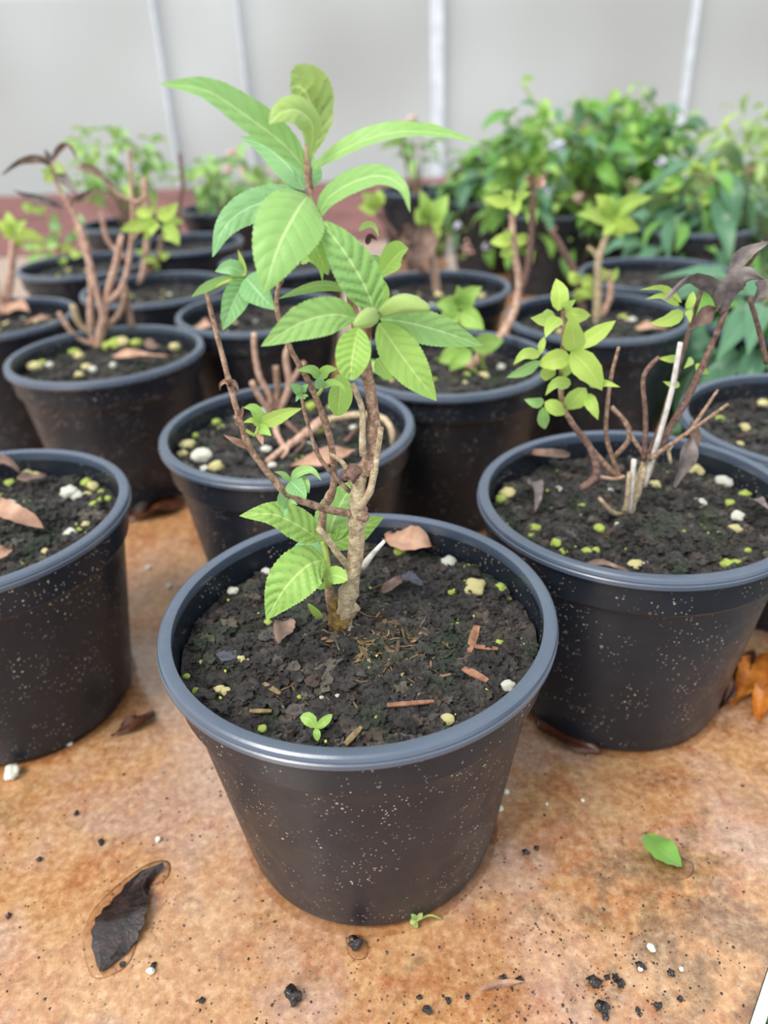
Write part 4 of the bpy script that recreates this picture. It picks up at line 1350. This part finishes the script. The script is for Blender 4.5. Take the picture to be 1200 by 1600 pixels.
# green plants at the back left
for key, cx, cy, Y, hw, hh, n, nb, lb in (
        ('leafy1', 185, 258, 1.86, 66, 55, 90, 10, 'fresh green leafy plant behind the curled dead leaves, far left'),
        ('leafy2', 345, 285, 2.05, 50, 42, 60, 9, 'small green plant with pink tips left of the big leaf'),
        ('leafy3', 420, 300, 2.28, 42, 40, 46, 8, 'small green plant half hidden behind the tall stem in focus'),
        ('leafy4', 650, 222, 2.25, 22, 40, 26, 5, 'thin upright green plant with pinkish tip beside the pale bar')):
    c = aty(cx, cy, Y)
    rx, rz = px_size(hw, c), px_size(hh, c)
    x, y = c[0], c[1]
    place_pot(key, x, y, 'black plastic pot under the ' + ' '.join(lb.split(',')[0].split()[:10]), 1.0)
    o = inst('potting_soil', SOIL_ME['generic'], None, (x, y, SOIL_Z))
    tag(o, 'dark potting soil under the ' + ' '.join(lb.split(',')[0].split()[:10]), 'soil', kind='stuff')
    sh = shrub('green', (x, y, SOIL_Z), c, (rx, rx * 0.8, rz), n, nb, lb, hash(key) % 97 + 5 if False else 60 + int(cx), group='leafy plants at the back')
    rnd = random.Random(int(cx))
    for _ in range(2 if key != 'leafy1' else 0):
        p = c + np.array([rnd.uniform(-.8, .8) * rx, -rx * 0.6, rz * rnd.uniform(.5, 1.0)])
        flower_cluster('flower', sh, p, 0.005, 'petal_pink', rnd, 6)

# ------------------------------------------------------------------ perlite and litter on the soil
PERL = {}
for nm in ('perlite_white', 'perlite_cream', 'perlite_green'):
    PERL[nm] = []
    for k in range(4):
        gv, gf = lump(1.0, random.Random(k * 7 + len(nm)), 2, 0.8, 0.20, 1.3)
        PERL[nm].append(mesh_data('perlite_granule', gv, gf, M[nm]))


def perlite(key, rows, conv, k, where, lift=0.6):
    for (x, y, w, m_, *own) in rows:
        px, py = conv(x, y)
        p = on_soil(key, px, py)
        c = POT_AT[key]
        d = p[:2] - np.array(c)
        r = px_size(w * k, p) / 2
        lim = POT_R - 0.011 - r
        if np.linalg.norm(d) > lim:
            d *= lim / np.linalg.norm(d)
            p = np.array([c[0] + d[0], c[1] + d[1], 0])
            p[2] = soil_z(key, p[0], p[1])
        mt = {'w': 'perlite_white', 'c': 'perlite_cream', 'g': 'perlite_green'}[m_]
        o = inst('perlite_granule', RND.choice(PERL[mt]), None, (p[0], p[1], p[2] + r * lift), (0, 0, RND.uniform(0, 6.28)), (r, r, r))
        colour = {'w': 'white', 'c': 'cream', 'g': 'yellow-green'}[m_]
        tag(o, own[0] if own else f'small {colour} perlite granule lying on the soil {where}', 'granule', f'{colour} perlite granules {where}')


perlite('front', [(862, 167, 40, 'w', 'white oval granule at the back right of the front pot soil'), (706, 150, 36, 'g', 'yellow-green granule just below the curled tan leaf in the front pot'), (912, 266, 58, 'c', 'largest cream granule, right half of the front pot soil'), (885, 247, 26, 'g'), (985, 260, 32, 'g', 'yellow-green granule at the far right beside the largest cream one'), (895, 192, 20, 'g'), (845, 270, 18, 'g'), (945, 548, 22, 'c'),
                  (1007, 538, 36, 'w', 'white granule against the right front rim inside the front pot'), (835, 634, 36, 'c', 'cream granule nearest the rim at the front right of the front pot'), (637, 630, 26, 'c', 'cream granule right of the seedling near the front pot rim'), (188, 545, 30, 'c', 'left one of two touching cream granules, left side of front pot'), (207, 552, 26, 'c', 'right one of two touching cream granules, left side of front pot'), (123, 551, 24, 'g'), (68, 503, 18, 'g'), (247, 462, 26, 'c', 'cream granule beside the dark grey flake in the front pot'), (167, 463, 16, 'w'), (362, 593, 20, 'w'), (310, 658, 24, 'g', 'yellow-green granule left of the seedling at the front pot rim'),
                  (320, 212, 24, 'w', 'white granule behind the lowest leaf in the front pot'), (205, 257, 28, 'w', 'white granule by the back left wall of the front pot'), (327, 355, 24, 'g', 'yellow-green granule under the tip of the lowest leaf'), (135, 468, 16, 'c'), (318, 577, 13, 'g'), (415, 565, 14, 'g'), (557, 380, 30, 'w', 'white seed-like granule at the foot of the focused stem'), (982, 411, 20, 'g'), (890, 348, 13, 'g'),
                  (863, 357, 12, 'g'), (1048, 400, 11, 'g'), (705, 500, 18, 'c'), (548, 430, 15, 'w'), (522, 560, 12, 'w'), (190, 390, 20, 'g'), (478, 565, 12, 'w'), (1030, 282, 14, 'g'), (808, 355, 11, 'g')],
        lambda x, y: (240 + 0.55 * x, 780 + 0.55 * y), 0.55, 'in the front pot')
perlite('right', [(180, 945, 60, 'c', 'large cream granule at the left rim of the cane pot'), (125, 960, 46, 'g', 'yellow-green granule touching the left rim of the cane pot'), (380, 920, 28, 'w', 'round white granule left of the stubs in the cane pot'), (585, 930, 32, 'w', 'white granule just left of the cut stubs in the cane pot'), (757, 903, 38, 'c', 'cream granule right beside the cut stubs in the cane pot'), (948, 835, 60, 'c', 'big cream granule right of the twigs in the cane pot'), (1062, 885, 52, 'w', 'left of two touching white granules at the right of the cane pot'), (1092, 888, 50, 'w', 'right of two touching white granules at the right of the cane pot'), (930, 978, 46, 'w'), (1080, 1030, 50, 'w', 'round white granule above a cream one, right of the cane pot'), (1068, 1080, 48, 'c', 'cream granule below a round white one, right of the cane pot'),
                  (1050, 978, 42, 'g'), (540, 1075, 40, 'g'), (615, 1058, 30, 'w'), (290, 1072, 38, 'g'), (270, 1098, 30, 'g'), (372, 1133, 42, 'g'), (400, 1162, 32, 'g'), (490, 1167, 40, 'g'), (525, 1158, 32, 'g'),
                  (655, 1158, 32, 'g'), (678, 1222, 56, 'c', 'cream granule at the front rim of the cane pot'), (725, 1208, 26, 'w'), (1040, 1218, 50, 'g'), (1075, 1208, 36, 'g'), (1005, 1090, 26, 'w'), (865, 1085, 28, 'g'), (1120, 1157, 24, 'g'), (1110, 940, 38, 'g'), (470, 985, 30, 'g'), (465, 1020, 22, 'w')],
        lambda x, y: (720 + 0.4 * x, 400 + 0.4 * y), 0.4, 'in the pot with the white cane')
perlite('left', [(240, 330, 120, 'c', 'biggest cream granule at the back of the foreground left pot'), (320, 310, 80, 'c'), (545, 480, 120, 'w', 'biggest white granule in the foreground left pot'), (610, 500, 90, 'w', 'white granule touching the biggest white one, foreground left pot'), (80, 570, 95, 'w', 'pointed white granule beside the pinkish leaf, foreground left pot'), (215, 548, 66, 'g'), (85, 395, 76, 'g'), (685, 390, 80, 'g'), (735, 425, 90, 'c'), (690, 488, 70, 'c'), (780, 520, 50, 'g'),
                 (845, 510, 50, 'g'), (735, 570, 80, 'g'), (700, 600, 60, 'c'), (555, 800, 104, 'w', 'white granule at the front rim of the foreground left pot'), (620, 755, 50, 'g'), (675, 715, 60, 'c'), (355, 925, 60, 'c'), (15, 487, 46, 'g'), (795, 455, 46, 'g'), (735, 360, 40, 'c')],
        lambda x, y: (0.2 * x, 680 + 0.2 * y), 0.2, 'in the foreground left pot')
perlite('mid', [(230, 375, 74, 'w', 'largest white granule at the left front of the trailing roots pot'), (290, 412, 58, 'c', 'cream granule beside the largest white one, trailing roots pot'), (135, 322, 58, 'c'), (150, 357, 40, 'c'), (240, 415, 32, 'w'), (497, 335, 38, 'w'), (522, 402, 34, 'w'), (715, 255, 52, 'g'), (860, 245, 32, 'w'), (690, 150, 46, 'g'),
                (355, 192, 30, 'w'), (245, 203, 27, 'g'), (290, 230, 34, 'g'), (312, 245, 30, 'g'), (130, 265, 30, 'g'), (670, 315, 38, 'w'), (470, 130, 48, 'w'), (510, 140, 40, 'c'), (770, 160, 36, 'g')],
        lambda x, y: (230 + 0.375 * x, 580 + 0.375 * y), 0.375, 'among the trailing tan roots')
perlite('forked', [(660, 175, 66, 'g'), (700, 190, 66, 'c'), (765, 215, 56, 'g'), (595, 210, 60, 'g'), (180, 350, 76, 'c', 'large cream granule at the left front under the forked stems'), (120, 305, 42, 'g'), (368, 247, 52, 'g'), (440, 285, 50, 'c'), (480, 345, 50, 'c'), (515, 355, 40, 'w'),
                   (965, 238, 55, 'c'), (275, 333, 42, 'w'), (625, 330, 36, 'w'), (440, 385, 42, 'c'), (640, 230, 50, 'g')],
        lambda x, y: (x / 3.529, 480 + y / 3.529), 1 / 3.529, 'under the pale forked stems')
OTHER = {'centre': 'under the leaning forked stem', 'rightback': 'behind the cane', 'rightedge': 'in the pot at the right edge', 'second': 'behind the trailing roots pot',
         'leftedge': 'in the far pot at the left edge', 'backleft': 'just behind the forked stems', 'straight': 'around the straight pinkish stem', 'farleft': 'in the far left pot'}
for key, wh in OTHER.items():
    cx, cy = POT_AT[key]
    for _ in range(14):
        a, r = RND.uniform(0, 6.28), 0.085 * math.sqrt(RND.random())
        x, y = cx + r * math.cos(a), cy + r * math.sin(a)
        s = RND.uniform(0.0022, 0.0052)
        m_ = RND.choice(['perlite_cream', 'perlite_cream', 'perlite_green', 'perlite_white'])
        o = inst('perlite_granule', RND.choice(PERL[m_]), None, (x, y, soil_z(key, x, y) + s * 0.3), (0, 0, RND.uniform(0, 6)), (s, s, s))
        tag(o, 'small pale perlite granule lying on the soil ' + wh, 'granule', 'pale perlite granules ' + wh)


for key, where, n_ in (('front', 'in the front pot', 90), ('right', 'in the pot with the white cane', 70), ('left', 'in the foreground left pot', 50), ('mid', 'among the trailing tan roots', 50)):
    rnd = random.Random(n_)
    geos = []
    for _ in range(n_):
        a, r = rnd.uniform(0, 6.28), 0.094 * math.sqrt(rnd.random())
        x, y = POT_AT[key][0] + r * math.cos(a), POT_AT[key][1] + r * math.sin(a)
        s_ = rnd.uniform(0.0005, 0.0012)
        gv, gf = lump(s_, rnd, 0, 0.8, 0.3)
        geos.append((gv + np.array([x, y, soil_z(key, x, y) + 0.0016]), gf))
    v, f = merge(geos)
    tag(obj('perlite_dust', v, f, M['perlite_green'], None), 'tiny yellow-green specks strewn over the soil ' + where, 'perlite', kind='stuff')


def litter(key, pts, wpx, mat, label, name='dead_leaf', cat='leaf', lift=0.003, **kw):
    sp = [on_soil(key, p[0], p[1], lift + (p[2] if len(p) > 2 else 0)) for p in pts]
    half = px_size(wpx, sp[len(sp) // 2]) / 2
    o_ = dict(nseg=14, nc=3, fold=0.25, wav=0.25, face=(0, -0.4, 1), serr=0.05, seed=RND.uniform(0, 6))
    o_.update(kw)
    v, f, uv = leaf_geo(sp, half, **o_)
    o = obj(name, v, f, M[mat], None, uv, origin=sp[0])
    return tag(o, label, cat)


litter('front', [(602, 840, 0.004), (628, 846, 0.008), (655, 848, 0.010), (682, 856, 0.004)], 52, 'dead_tan', 'curled tan dead leaf at the back of the front pot', cup=-0.3)
litter('front', [(452, 968, 0.004), (442, 985, 0.006), (434, 1008, 0.004)], 36, 'dead', 'grey-brown crumpled leaf left of the stem in the front pot')
litter('front', [(596, 925, 0.003), (612, 914, 0.004), (630, 900, 0.003)], 22, 'dead', 'dull brown dead leaf behind the stem on the front pot soil')
litter('front', [(628, 898, 0.004), (645, 905, 0.005), (662, 914, 0.003)], 22, 'flake', 'dark grey flat leaf behind the stem on the front pot soil')
litter('right', [(890, 712, 0.010), (850, 712, 0.014), (815, 715, 0.012), (785, 738, 0.004)], 28, 'dead', 'curled dark leaf along the back left of the twiggy pot soil', fold=0.7)
litter('right', [(830, 752, 0.004), (840, 775, 0.010), (836, 800, 0.004)], 34, 'dead_dark', 'folded dark leaf at the left of the twiggy pot soil', fold=0.8)
litter('right', [(916, 880, 0.003), (945, 880, 0.005), (985, 893, 0.003)], 12, 'dead', 'narrow dry leaf at the front of the twiggy pot soil')
litter('right', [(1172, 780, 0.008), (1190, 790, 0.012), (1215, 806, 0.006)], 24, 'dead_dark', 'grey folded leaf at the right of the twiggy pot soil', fold=0.7)
litter('left', [(72, 742, 0.006), (50, 746, 0.010), (28, 746, 0.010)][::-1], 20, 'dead', 'grey-brown dead leaf near the back of the foreground left pot')
litter('left', [(-20, 790, 0.012), (15, 800, 0.016), (42, 810, 0.012), (68, 826, 0.004)], 40, 'dead_tan', 'pinkish brown dead leaf in the foreground left pot')
litter('left', [(-30, 740, 0.010), (0, 722, 0.018), (22, 730, 0.016), (38, 748, 0.004)], 22, 'dead', 'arched brown leaf at the back of the foreground left pot', fold=0.7)
litter('left', [(-14, 870, 0.003), (6, 862, 0.005), (25, 858, 0.003)], 24, 'dead_tan', 'dull tan leaf scrap at the front of the foreground left pot')
litter('mid', [(452, 730, 0.004), (490, 722, 0.010), (530, 712, 0.012), (566, 700, 0.006)], 34, 'dead_tan', 'long reddish tan dead leaf in front of the trailing roots', cup=-0.3)
litter('forked', [(174, 556, 0.004), (200, 556, 0.010), (230, 556, 0.010), (262, 556, 0.005)], 20, 'dead_tan', 'tan dead leaf lying right of the forked stems', cup=-0.3)
litter('forked', [(232, 530, 0.012), (238, 540, 0.010), (265, 540, 0.004)], 18, 'dead', 'curled brown leaf at the back of the forked stem pot')
litter('leftedge', [(5, 480, 0.010), (25, 480, 0.016), (45, 488, 0.012)], 40, 'dead_tan', 'broad tan dead leaf at the left edge by the leaf tuft')
litter('leftedge', [(40, 505, 0.004), (62, 498, 0.008), (84, 494, 0.004)], 18, 'dead_tan', 'narrow tan dead leaf at the front of the far left edge pot')
litter('second', [(300, 512, 0.004), (322, 508, 0.012), (350, 510, 0.006)], 24, 'dead_tan', 'tan dead leaf at the left of the pot behind the trailing roots')
litter('second', [(368, 500, 0.004), (385, 470, 0.03), (400, 455, 0.05)], 26, 'dead', 'upright brown dead leaf behind the trailing root pot')
litter('rightback', [(992, 512, 0.003), (1015, 510, 0.008), (1042, 514, 0.003)], 20, 'dead_tan', 'tan dead leaf at the front right behind the white cane')


def slab(key, p0, p1, wpx, mat, label, name, cat='wood chip', th=0.0012):
    a, b = on_soil(key, *p0, 0.0035), on_soil(key, *p1, 0.0035)
    d = (b - a)
    w = px_size(wpx, a) / 2
    n = np.cross(d, (0, 0, 1))
    n /= np.linalg.norm(n)
    pts = []
    for s, k in ((0, 0.8), (0.35, 1.05), (0.7, 0.95), (1, 0.55)):
        pts.append((a + d * s, w * k))
    v = []
    for p, ww in pts:
        for sgn, z in ((-1, 0), (1, 0.0004), (1, th), (-1, th * 1.2)):
            v.append(p + n * ww * sgn + np.array([0, 0, z]))
    f = [(0, 1, 2, 3), (15, 14, 13, 12)]
    for i in range(3):
        for k in range(4):
            f.append((i * 4 + k, (i + 1) * 4 + k, (i + 1) * 4 + (k + 1) % 4, i * 4 + (k + 1) % 4))
    o = obj(name, v, f, M[mat], None, smooth=False, origin=a)
    return tag(o, label, cat)


slab('front', (745, 980), (733, 1022), 13, 'chip', 'upright reddish wood chip right of the stem in the front pot', 'wood_chip')
slab('front', (742, 1012), (778, 1016), 8, 'chip', 'thin reddish wood splinter beside the upright chip', 'wood_chip')
slab('front', (724, 1046), (762, 1066), 13, 'chip', 'pale brown wood chip in the right front of the front pot', 'wood_chip')
slab('front', (605, 1104), (678, 1098), 8, 'chip', 'long thin reddish twig near the front pot rim', 'bark_twig', 'twig')
slab('front', (342, 1030), (372, 1022), 26, 'flake', 'dark grey slate-like flake left in the front pot', 'bark_flake', 'flake')
slab('front', (540, 1165), (565, 1138), 10, 'straw', 'short greenish stick by the front pot rim', 'bark_twig', 'twig')
slab('front', (390, 1113), (425, 1113), 7, 'straw', 'short tan splinter near the left front of the front pot', 'wood_chip')
slab('front', (412, 1070), (438, 1086), 8, 'straw', 'short olive splinter left front of the stem', 'wood_chip')

# loose straw mulch round the stem of the plant in focus
geos = []
rnd = random.Random(5)
for i in range(330):
    a = rnd.uniform(0, 6.28)
    r = abs(rnd.gauss(0, 0.022)) + 0.003
    cx_, cy_ = base[0] + 0.018 + r * 1.3 * math.cos(a), base[1] - 0.008 + r * math.sin(a)
    L, bb, cv = rnd.uniform(0.003, 0.014), rnd.uniform(0, 6.28), rnd.gauss(0, .35)
    w = rnd.choice([0.00025, 0.0003, 0.0005, 0.0011])
    th_ = 0.0003
    V_ = []
    tilt = rnd.gauss(0, 0.0012)
    zl = rnd.uniform(0.001, 0.0028)
    for k in range(4):
        t = k / 3 - 0.5
        an = bb + cv * t
        x, y = cx_ + L * t * math.cos(an), cy_ + L * t * math.sin(an)
        z = soil_z('front', x, y) + zl + tilt * t * 2
        ww = w * (1.0 if k in (1, 2) else 0.6)
        for sg, dz in ((-1, 0), (1, 0), (1, th_), (-1, th_)):
            V_.append((x - ww * sg * math.sin(an), y + ww * sg * math.cos(an), z + dz))
    F_ = [(0, 1, 2, 3), (15, 14, 13, 12)] + [(i_ * 4 + k, (i_ + 1) * 4 + k, (i_ + 1) * 4 + (k + 1) % 4, i_ * 4 + (k + 1) % 4) for i_ in range(3) for k in range(4)]
    geos.append((V_, F_))
v, f = merge(geos)
tag(obj('straw_mulch', v, f, M['straw_mix'], None, smooth=False), 'loose brown straw bits scattered around the focused stem', 'mulch', kind='stuff')

# tiny seedling on the front pot's soil
sb = on_soil('front', 494, 1152)
seed = empty('seedling', tuple(sb), 'tiny bright green seedling near the front pot rim', 'seedling')
Ys = sb[1]
stem(seed, [(494, 1152), (493, 1143), (493, 1136)], (1.6, 1.6), Ys, 'green_stem', 'stem', n=6)
for pts, w in (([(493, 1137), (483, 1124, .002), (469, 1120, .004)], 21), ([(493, 1136), (506, 1128, 0), (519, 1116, .004)], 14), ([(493, 1138), (495, 1146, -.003), (496, 1158, -.005)], 12), ([(493, 1136), (503, 1134, 0), (511, 1132, 0)], 9)):
    leaf(seed, pts, w, Ys, 'leaf_bright', nseg=8, nc=2, prof='blunt', fold=0.1)

# ------------------------------------------------------------------ things on the bench
def bench_leaf(pts, wpx, mat, label, name='fallen_leaf', **kw):
    sp = []
    for p in pts:
        sp.append(atz(p[0], p[1], p[2] if len(p) > 2 else 0.003))
    half = px_size(wpx, sp[len(sp) // 2]) / 2
    o_ = dict(nseg=18, nc=4, fold=0.12, wav=0.12, face=(0, 0, 1), serr=0.06, seed=RND.uniform(0, 6), vein=0.1)
    o_.update(kw)
    v, f, uv = leaf_geo(sp, half, **o_)
    v = np.array(v)
    v[:, 2] = np.maximum(v[:, 2], 0.0012)
    return tag(obj(name, v, f, M[mat], None, uv, origin=(sp[0][0], sp[0][1], 0)), label, 'leaf')


bench_leaf([(256, 1352, 0.004), (222, 1372, 0.005), (205, 1400, 0.006), (186, 1440, 0.007), (170, 1480, 0.005), (156, 1518, 0.003)], 78, 'dead_wet', 'wet black-brown dead leaf lying on the bench at lower left', prof='obovate', cup=0.2, wav=0.16)
bench_leaf([(1012, 1304, 0.003), (1022, 1318, 0.006), (1040, 1334, 0.007), (1066, 1354, 0.004)], 46, 'leaf_shrub', 'small folded green leaf lying on the wet bench at right', fold=0.3, nseg=12, nc=3, vein=0.03, prof='blunt')
bench_leaf([(838, 1118, 0.006), (868, 1140, 0.006), (900, 1160, 0.005), (940, 1176, 0.003)], 46, 'dead_brown_wet', 'dark wet leaf tucked under the left base of the twiggy pot', wav=0.25)
bench_leaf([(290, 775, 0.006), (262, 786, 0.010), (232, 798, 0.010), (196, 812, 0.005)], 42, 'dead_brown_wet', 'dark brown wet leaf between the left pots', wav=0.35)
bench_leaf([(282, 764, 0.008), (258, 772, 0.016), (225, 790, 0.012), (205, 806, 0.006)], 26, 'dead_wet', 'black curled wet leaf on top of the brown leaf between left pots', wav=0.35)
bench_leaf([(242, 1112, 0.003), (220, 1124, 0.006), (198, 1134, 0.006), (174, 1150, 0.003)], 30, 'dead_brown_wet', 'brown wet leaf at the base of the foreground left pot', wav=0.3)
bench_leaf([(1204, 1018, 0.006), (1182, 1045, 0.010), (1164, 1075, 0.010), (1140, 1105, 0.004)], 54, 'dead_orange', 'bright orange rotting leaf at the right edge of the bench', wav=0.3)
bench_leaf([(1216, 1060, 0.004), (1200, 1080, 0.009), (1188, 1104, 0.009), (1186, 1130, 0.004)], 44, 'dead_orange', 'lower orange brown rotting leaf at the right edge', wav=0.3)
bench_leaf([(1180, 1015, 0.006), (1160, 1040, 0.009), (1145, 1075, 0.008), (1122, 1112, 0.003)], 30, 'dead_brown_wet', 'dark brown wet leaf beside the orange rotting leaf', wav=0.3)
bench_leaf([(748, 1548, 0.003), (770, 1540, 0.004), (795, 1536, 0.004), (820, 1534, 0.003)], 14, 'dead_tan', 'pale narrow leaf scrap on the bench at the bottom', fold=0.5)

# clover-like sprig growing out from under the front pot
ob = atz(690, 1436, 0.001)
ox = empty('clover_sprig', tuple(ob), 'small pale clover sprig at the foot of the front pot', 'sprig')
stem(ox, [(690, 1436), (672, 1430, -.001), (652, 1438, -.003)], (1.5, 1.5), ob[1], 'green_stem', 'stalk', n=8, rough=0)
for t_ in ((642, 1428), (660, 1426), (648, 1450), (640, 1442)):
    leaf(ox, [(652, 1438, -.003), ((652 + t_[0]) / 2, (1438 + t_[1]) / 2, -.004), (t_[0], t_[1], -.004)], 9, ob[1], 'leaf_young', nseg=6, nc=2, prof='obovate')


def bench_lump(px, py, wpx, mat, label, group, name, cat, sq=0.7):
    p = atz(px, py, 0.0)
    r = px_size(wpx, p) / 2
    gv, gf = lump(r, RND, 2, sq, 0.22 if mat.startswith('perlite') else 0.5)
    gv[:, 2] -= gv[:, 2].min()
    o = obj(name, gv + p, gf, M[mat], None, origin=p)
    return tag(o, label, cat, group)


bench_lump(22, 1214, 25, 'perlite_white', 'large white perlite granule on the bench beside the left pot', None, 'perlite_granule', 'granule', 0.9)
bench_lump(556, 1480, 24, 'crumb_dark', 'glossy black lump at the foot of the front pot', None, 'soil_crumb', 'crumb')
bench_lump(460, 1562, 22, 'crumb_dark', 'round glossy black crumb below the front pot', None, 'soil_crumb', 'crumb')
for (x, y, w, lb) in ((668, 1581, 15, 'black crumb at the bottom edge right below the front pot'), (940, 1578, 18, 'largest black crumb near the bottom right corner'),
                      (928, 1538, 18, 'left one of the row of black crumbs near the bottom right'), (968, 1540, 14, 'black crumb right of the row near the bottom right corner'),
                      (1000, 1512, 13, 'black crumb on the grey algae stain by the white grain'), (316, 1564, 9, 'lone small black crumb at the bottom left of the bench'),
                      (158, 1318, 9, 'lone small black crumb above the wet black leaf'), (822, 1333, 9, 'left one of two black crumbs right of the front pot'),
                      (838, 1327, 8, 'right one of two black crumbs right of the front pot'), (192, 1508, 9, 'small black crumb touching the tip of the wet black leaf')):
    bench_lump(x, y, w, 'crumb_dark', lb, 'black crumbs scattered on the bench', 'soil_crumb', 'crumb')
for (x, y, w) in ((944, 1588, 12), (1028, 1574, 12), (962, 1530, 11), (700, 1565, 10), 
                  (1048, 1522, 10), (1062, 1563, 10), (948, 1530, 10), (996, 1580, 9), (240, 1510, 8), (730, 1560, 8), (655, 1560, 8), (785, 1530, 9), (812, 1532, 9), (120, 1272, 7), (62, 1345, 8), (14, 1432, 8)):
    bench_lump(x, y, w, 'crumb_dark', 'small black soil crumb lying on the wet bench', 'black crumbs scattered on the bench', 'soil_crumb', 'crumb')
for (x, y, w) in ((248, 1314, 9), (1016, 1484, 13), (1000, 1515, 9), (236, 1520, 12), (205, 1440, 7), (780, 1266, 12), (790, 1240, 10), (910, 1252, 6), (854, 1258, 6), (1064, 1516, 8), (110, 1165, 8), (265, 918, 9), (232, 890, 8)):
    bench_lump(x, y, w, 'perlite_white', 'tiny white perlite grain lying on the wet bench', 'white grains scattered on the bench', 'perlite_grain', 'granule', 0.8)
for k in range(7):
    x, y = RND.uniform(630, 690), RND.uniform(768, 800)
    bench_lump(x, y, RND.uniform(8, 13), 'perlite_green', 'pale yellow-green grain on the dark bench behind the front pot', 'pale grains in the gap behind the front pot', 'perlite_grain', 'granule')

# uncounted fine grit
geos = []
rnd = random.Random(17)
bank = [lump(1.0, rnd, 0, 0.6, 0.5) for _ in range(10)]
for _ in range(900):
    px, py = rnd.uniform(0, 1180), rnd.uniform(1180, 1600)
    if rnd.random() < 0.35: px, py = rnd.gauss(940, 130), rnd.gauss(1520, 60)
    if py > 1600 or px > 1170: continue
    p = atz(px, py, 0)
    if np.dot(p[:2] - E0[:2], nr) > -0.004: continue
    if any(math.hypot(p[0] - q_[0], p[1] - q_[1]) < POT_RB + 0.002 for q_ in POT_AT.values()): continue
    s = 0.00025 + 0.0007 * rnd.random() ** 2.5
    bv, bf = rnd.choice(bank)
    geos.append((bv * s + p + np.array([0, 0, s * 0.3]), bf))
v, f = merge(geos)
tag(obj('fine_grit', v, f, M['crumb_dark'], None, smooth=False), 'fine dark grit sprinkled over the wet bench', 'grit', kind='stuff')

# water: menisci round the pot feet and thin pools round the leaves
def face_up(v, f):
    out = []
    for q_ in f:
        a, b, c = (np.asarray(v[q_[k]], dtype=float) for k in range(3))
        out.append(tuple(q_) if np.cross(b - a, c - a)[2] >= 0 else tuple(q_)[::-1])
    return out


def puddle(outline, label, h=0.0016):
    """outline in pixels on the bench, a shallow lens with rounded edge"""
    P = [atz(x, y, 0)[:2] for x, y in outline]
    P = catmull([np.array([*p, 0]) for p in P + [P[0]]], 49)[:-1, :2]
    c = P.mean(0)
    v, f = [], []
    n = len(P)
    prof = [(1.0, 0.0002), (0.985, 0.5 * h), (0.955, 0.85 * h), (0.9, h), (0.5, h)]
    for s, z in prof:
        for p in P:
            q_ = c + (p - c) * s
            v.append((q_[0], q_[1], z))
    v.append((c[0], c[1], h))
    for i in range(len(prof) - 1):
        for k in range(n):
            k2 = (k + 1) % n
            f.append((i * n + k, i * n + k2, (i + 1) * n + k2, (i + 1) * n + k))
    for k in range(n):
        f.append(((len(prof) - 1) * n + k, (len(prof) - 1) * n + (k + 1) % n, len(v) - 1))
    return tag(obj('water_puddle', v, face_up(v, f), M['water'], None, origin=(c[0], c[1], 0)), label, 'puddle')


puddle([(128, 1462), (140, 1430), (165, 1400), (200, 1370), (235, 1348), (264, 1346), (262, 1372), (225, 1392), (222, 1440), (205, 1500), (180, 1522), (148, 1530), (134, 1505)], 'thin clear water pool around the wet black leaf')
puddle([(1006, 1300), (1030, 1310), (1062, 1338), (1084, 1352), (1078, 1370), (1050, 1374), (1022, 1350)], 'small clear water pool around the folded green leaf')
puddle([(540, 1466), (560, 1462), (574, 1474), (572, 1496), (556, 1500), (544, 1490)], 'tiny water pool around the black lump by the front pot')
for key, where in (('front', 'front pot'), ('right', 'pot with the white cane'), ('left', 'foreground left pot')):
    x, y = POT_AT[key]
    prof = [(POT_RB - 0.005, 0.0013), (POT_RB - 0.002, 0.0011), (POT_RB + 0.001, 0.0006), (POT_RB + 0.004, 0.0002)]
    v, f = lathe(prof, 72)
    rnd = random.Random(len(key))
    v = [(x + a * (1 + 0.012 * noise.noise(Vector((a * 40, b * 40, 3)))), y + b * (1 + 0.012 * noise.noise(Vector((a * 40, b * 40, 9)))), c_) for a, b, c_ in v]
    tag(obj('water_meniscus', v, face_up(v, f), M['water'], None, origin=(x, y, 0)), 'thin ring of water at the foot of the ' + where, 'water')

# weeds on the floor beside the bench corner
wc = aty(1200, 1580, 0.26)
wb = np.array([0.42, 0.36, FLOOR_Z])
shrub('green', tuple(wb), (0.42, 0.36, FLOOR_Z + 0.26), (0.18, 0.18, 0.16), 140, 14, 'green weeds on the floor beyond the white bench edge, bottom right', 77, name='floor_weeds', group='weeds')
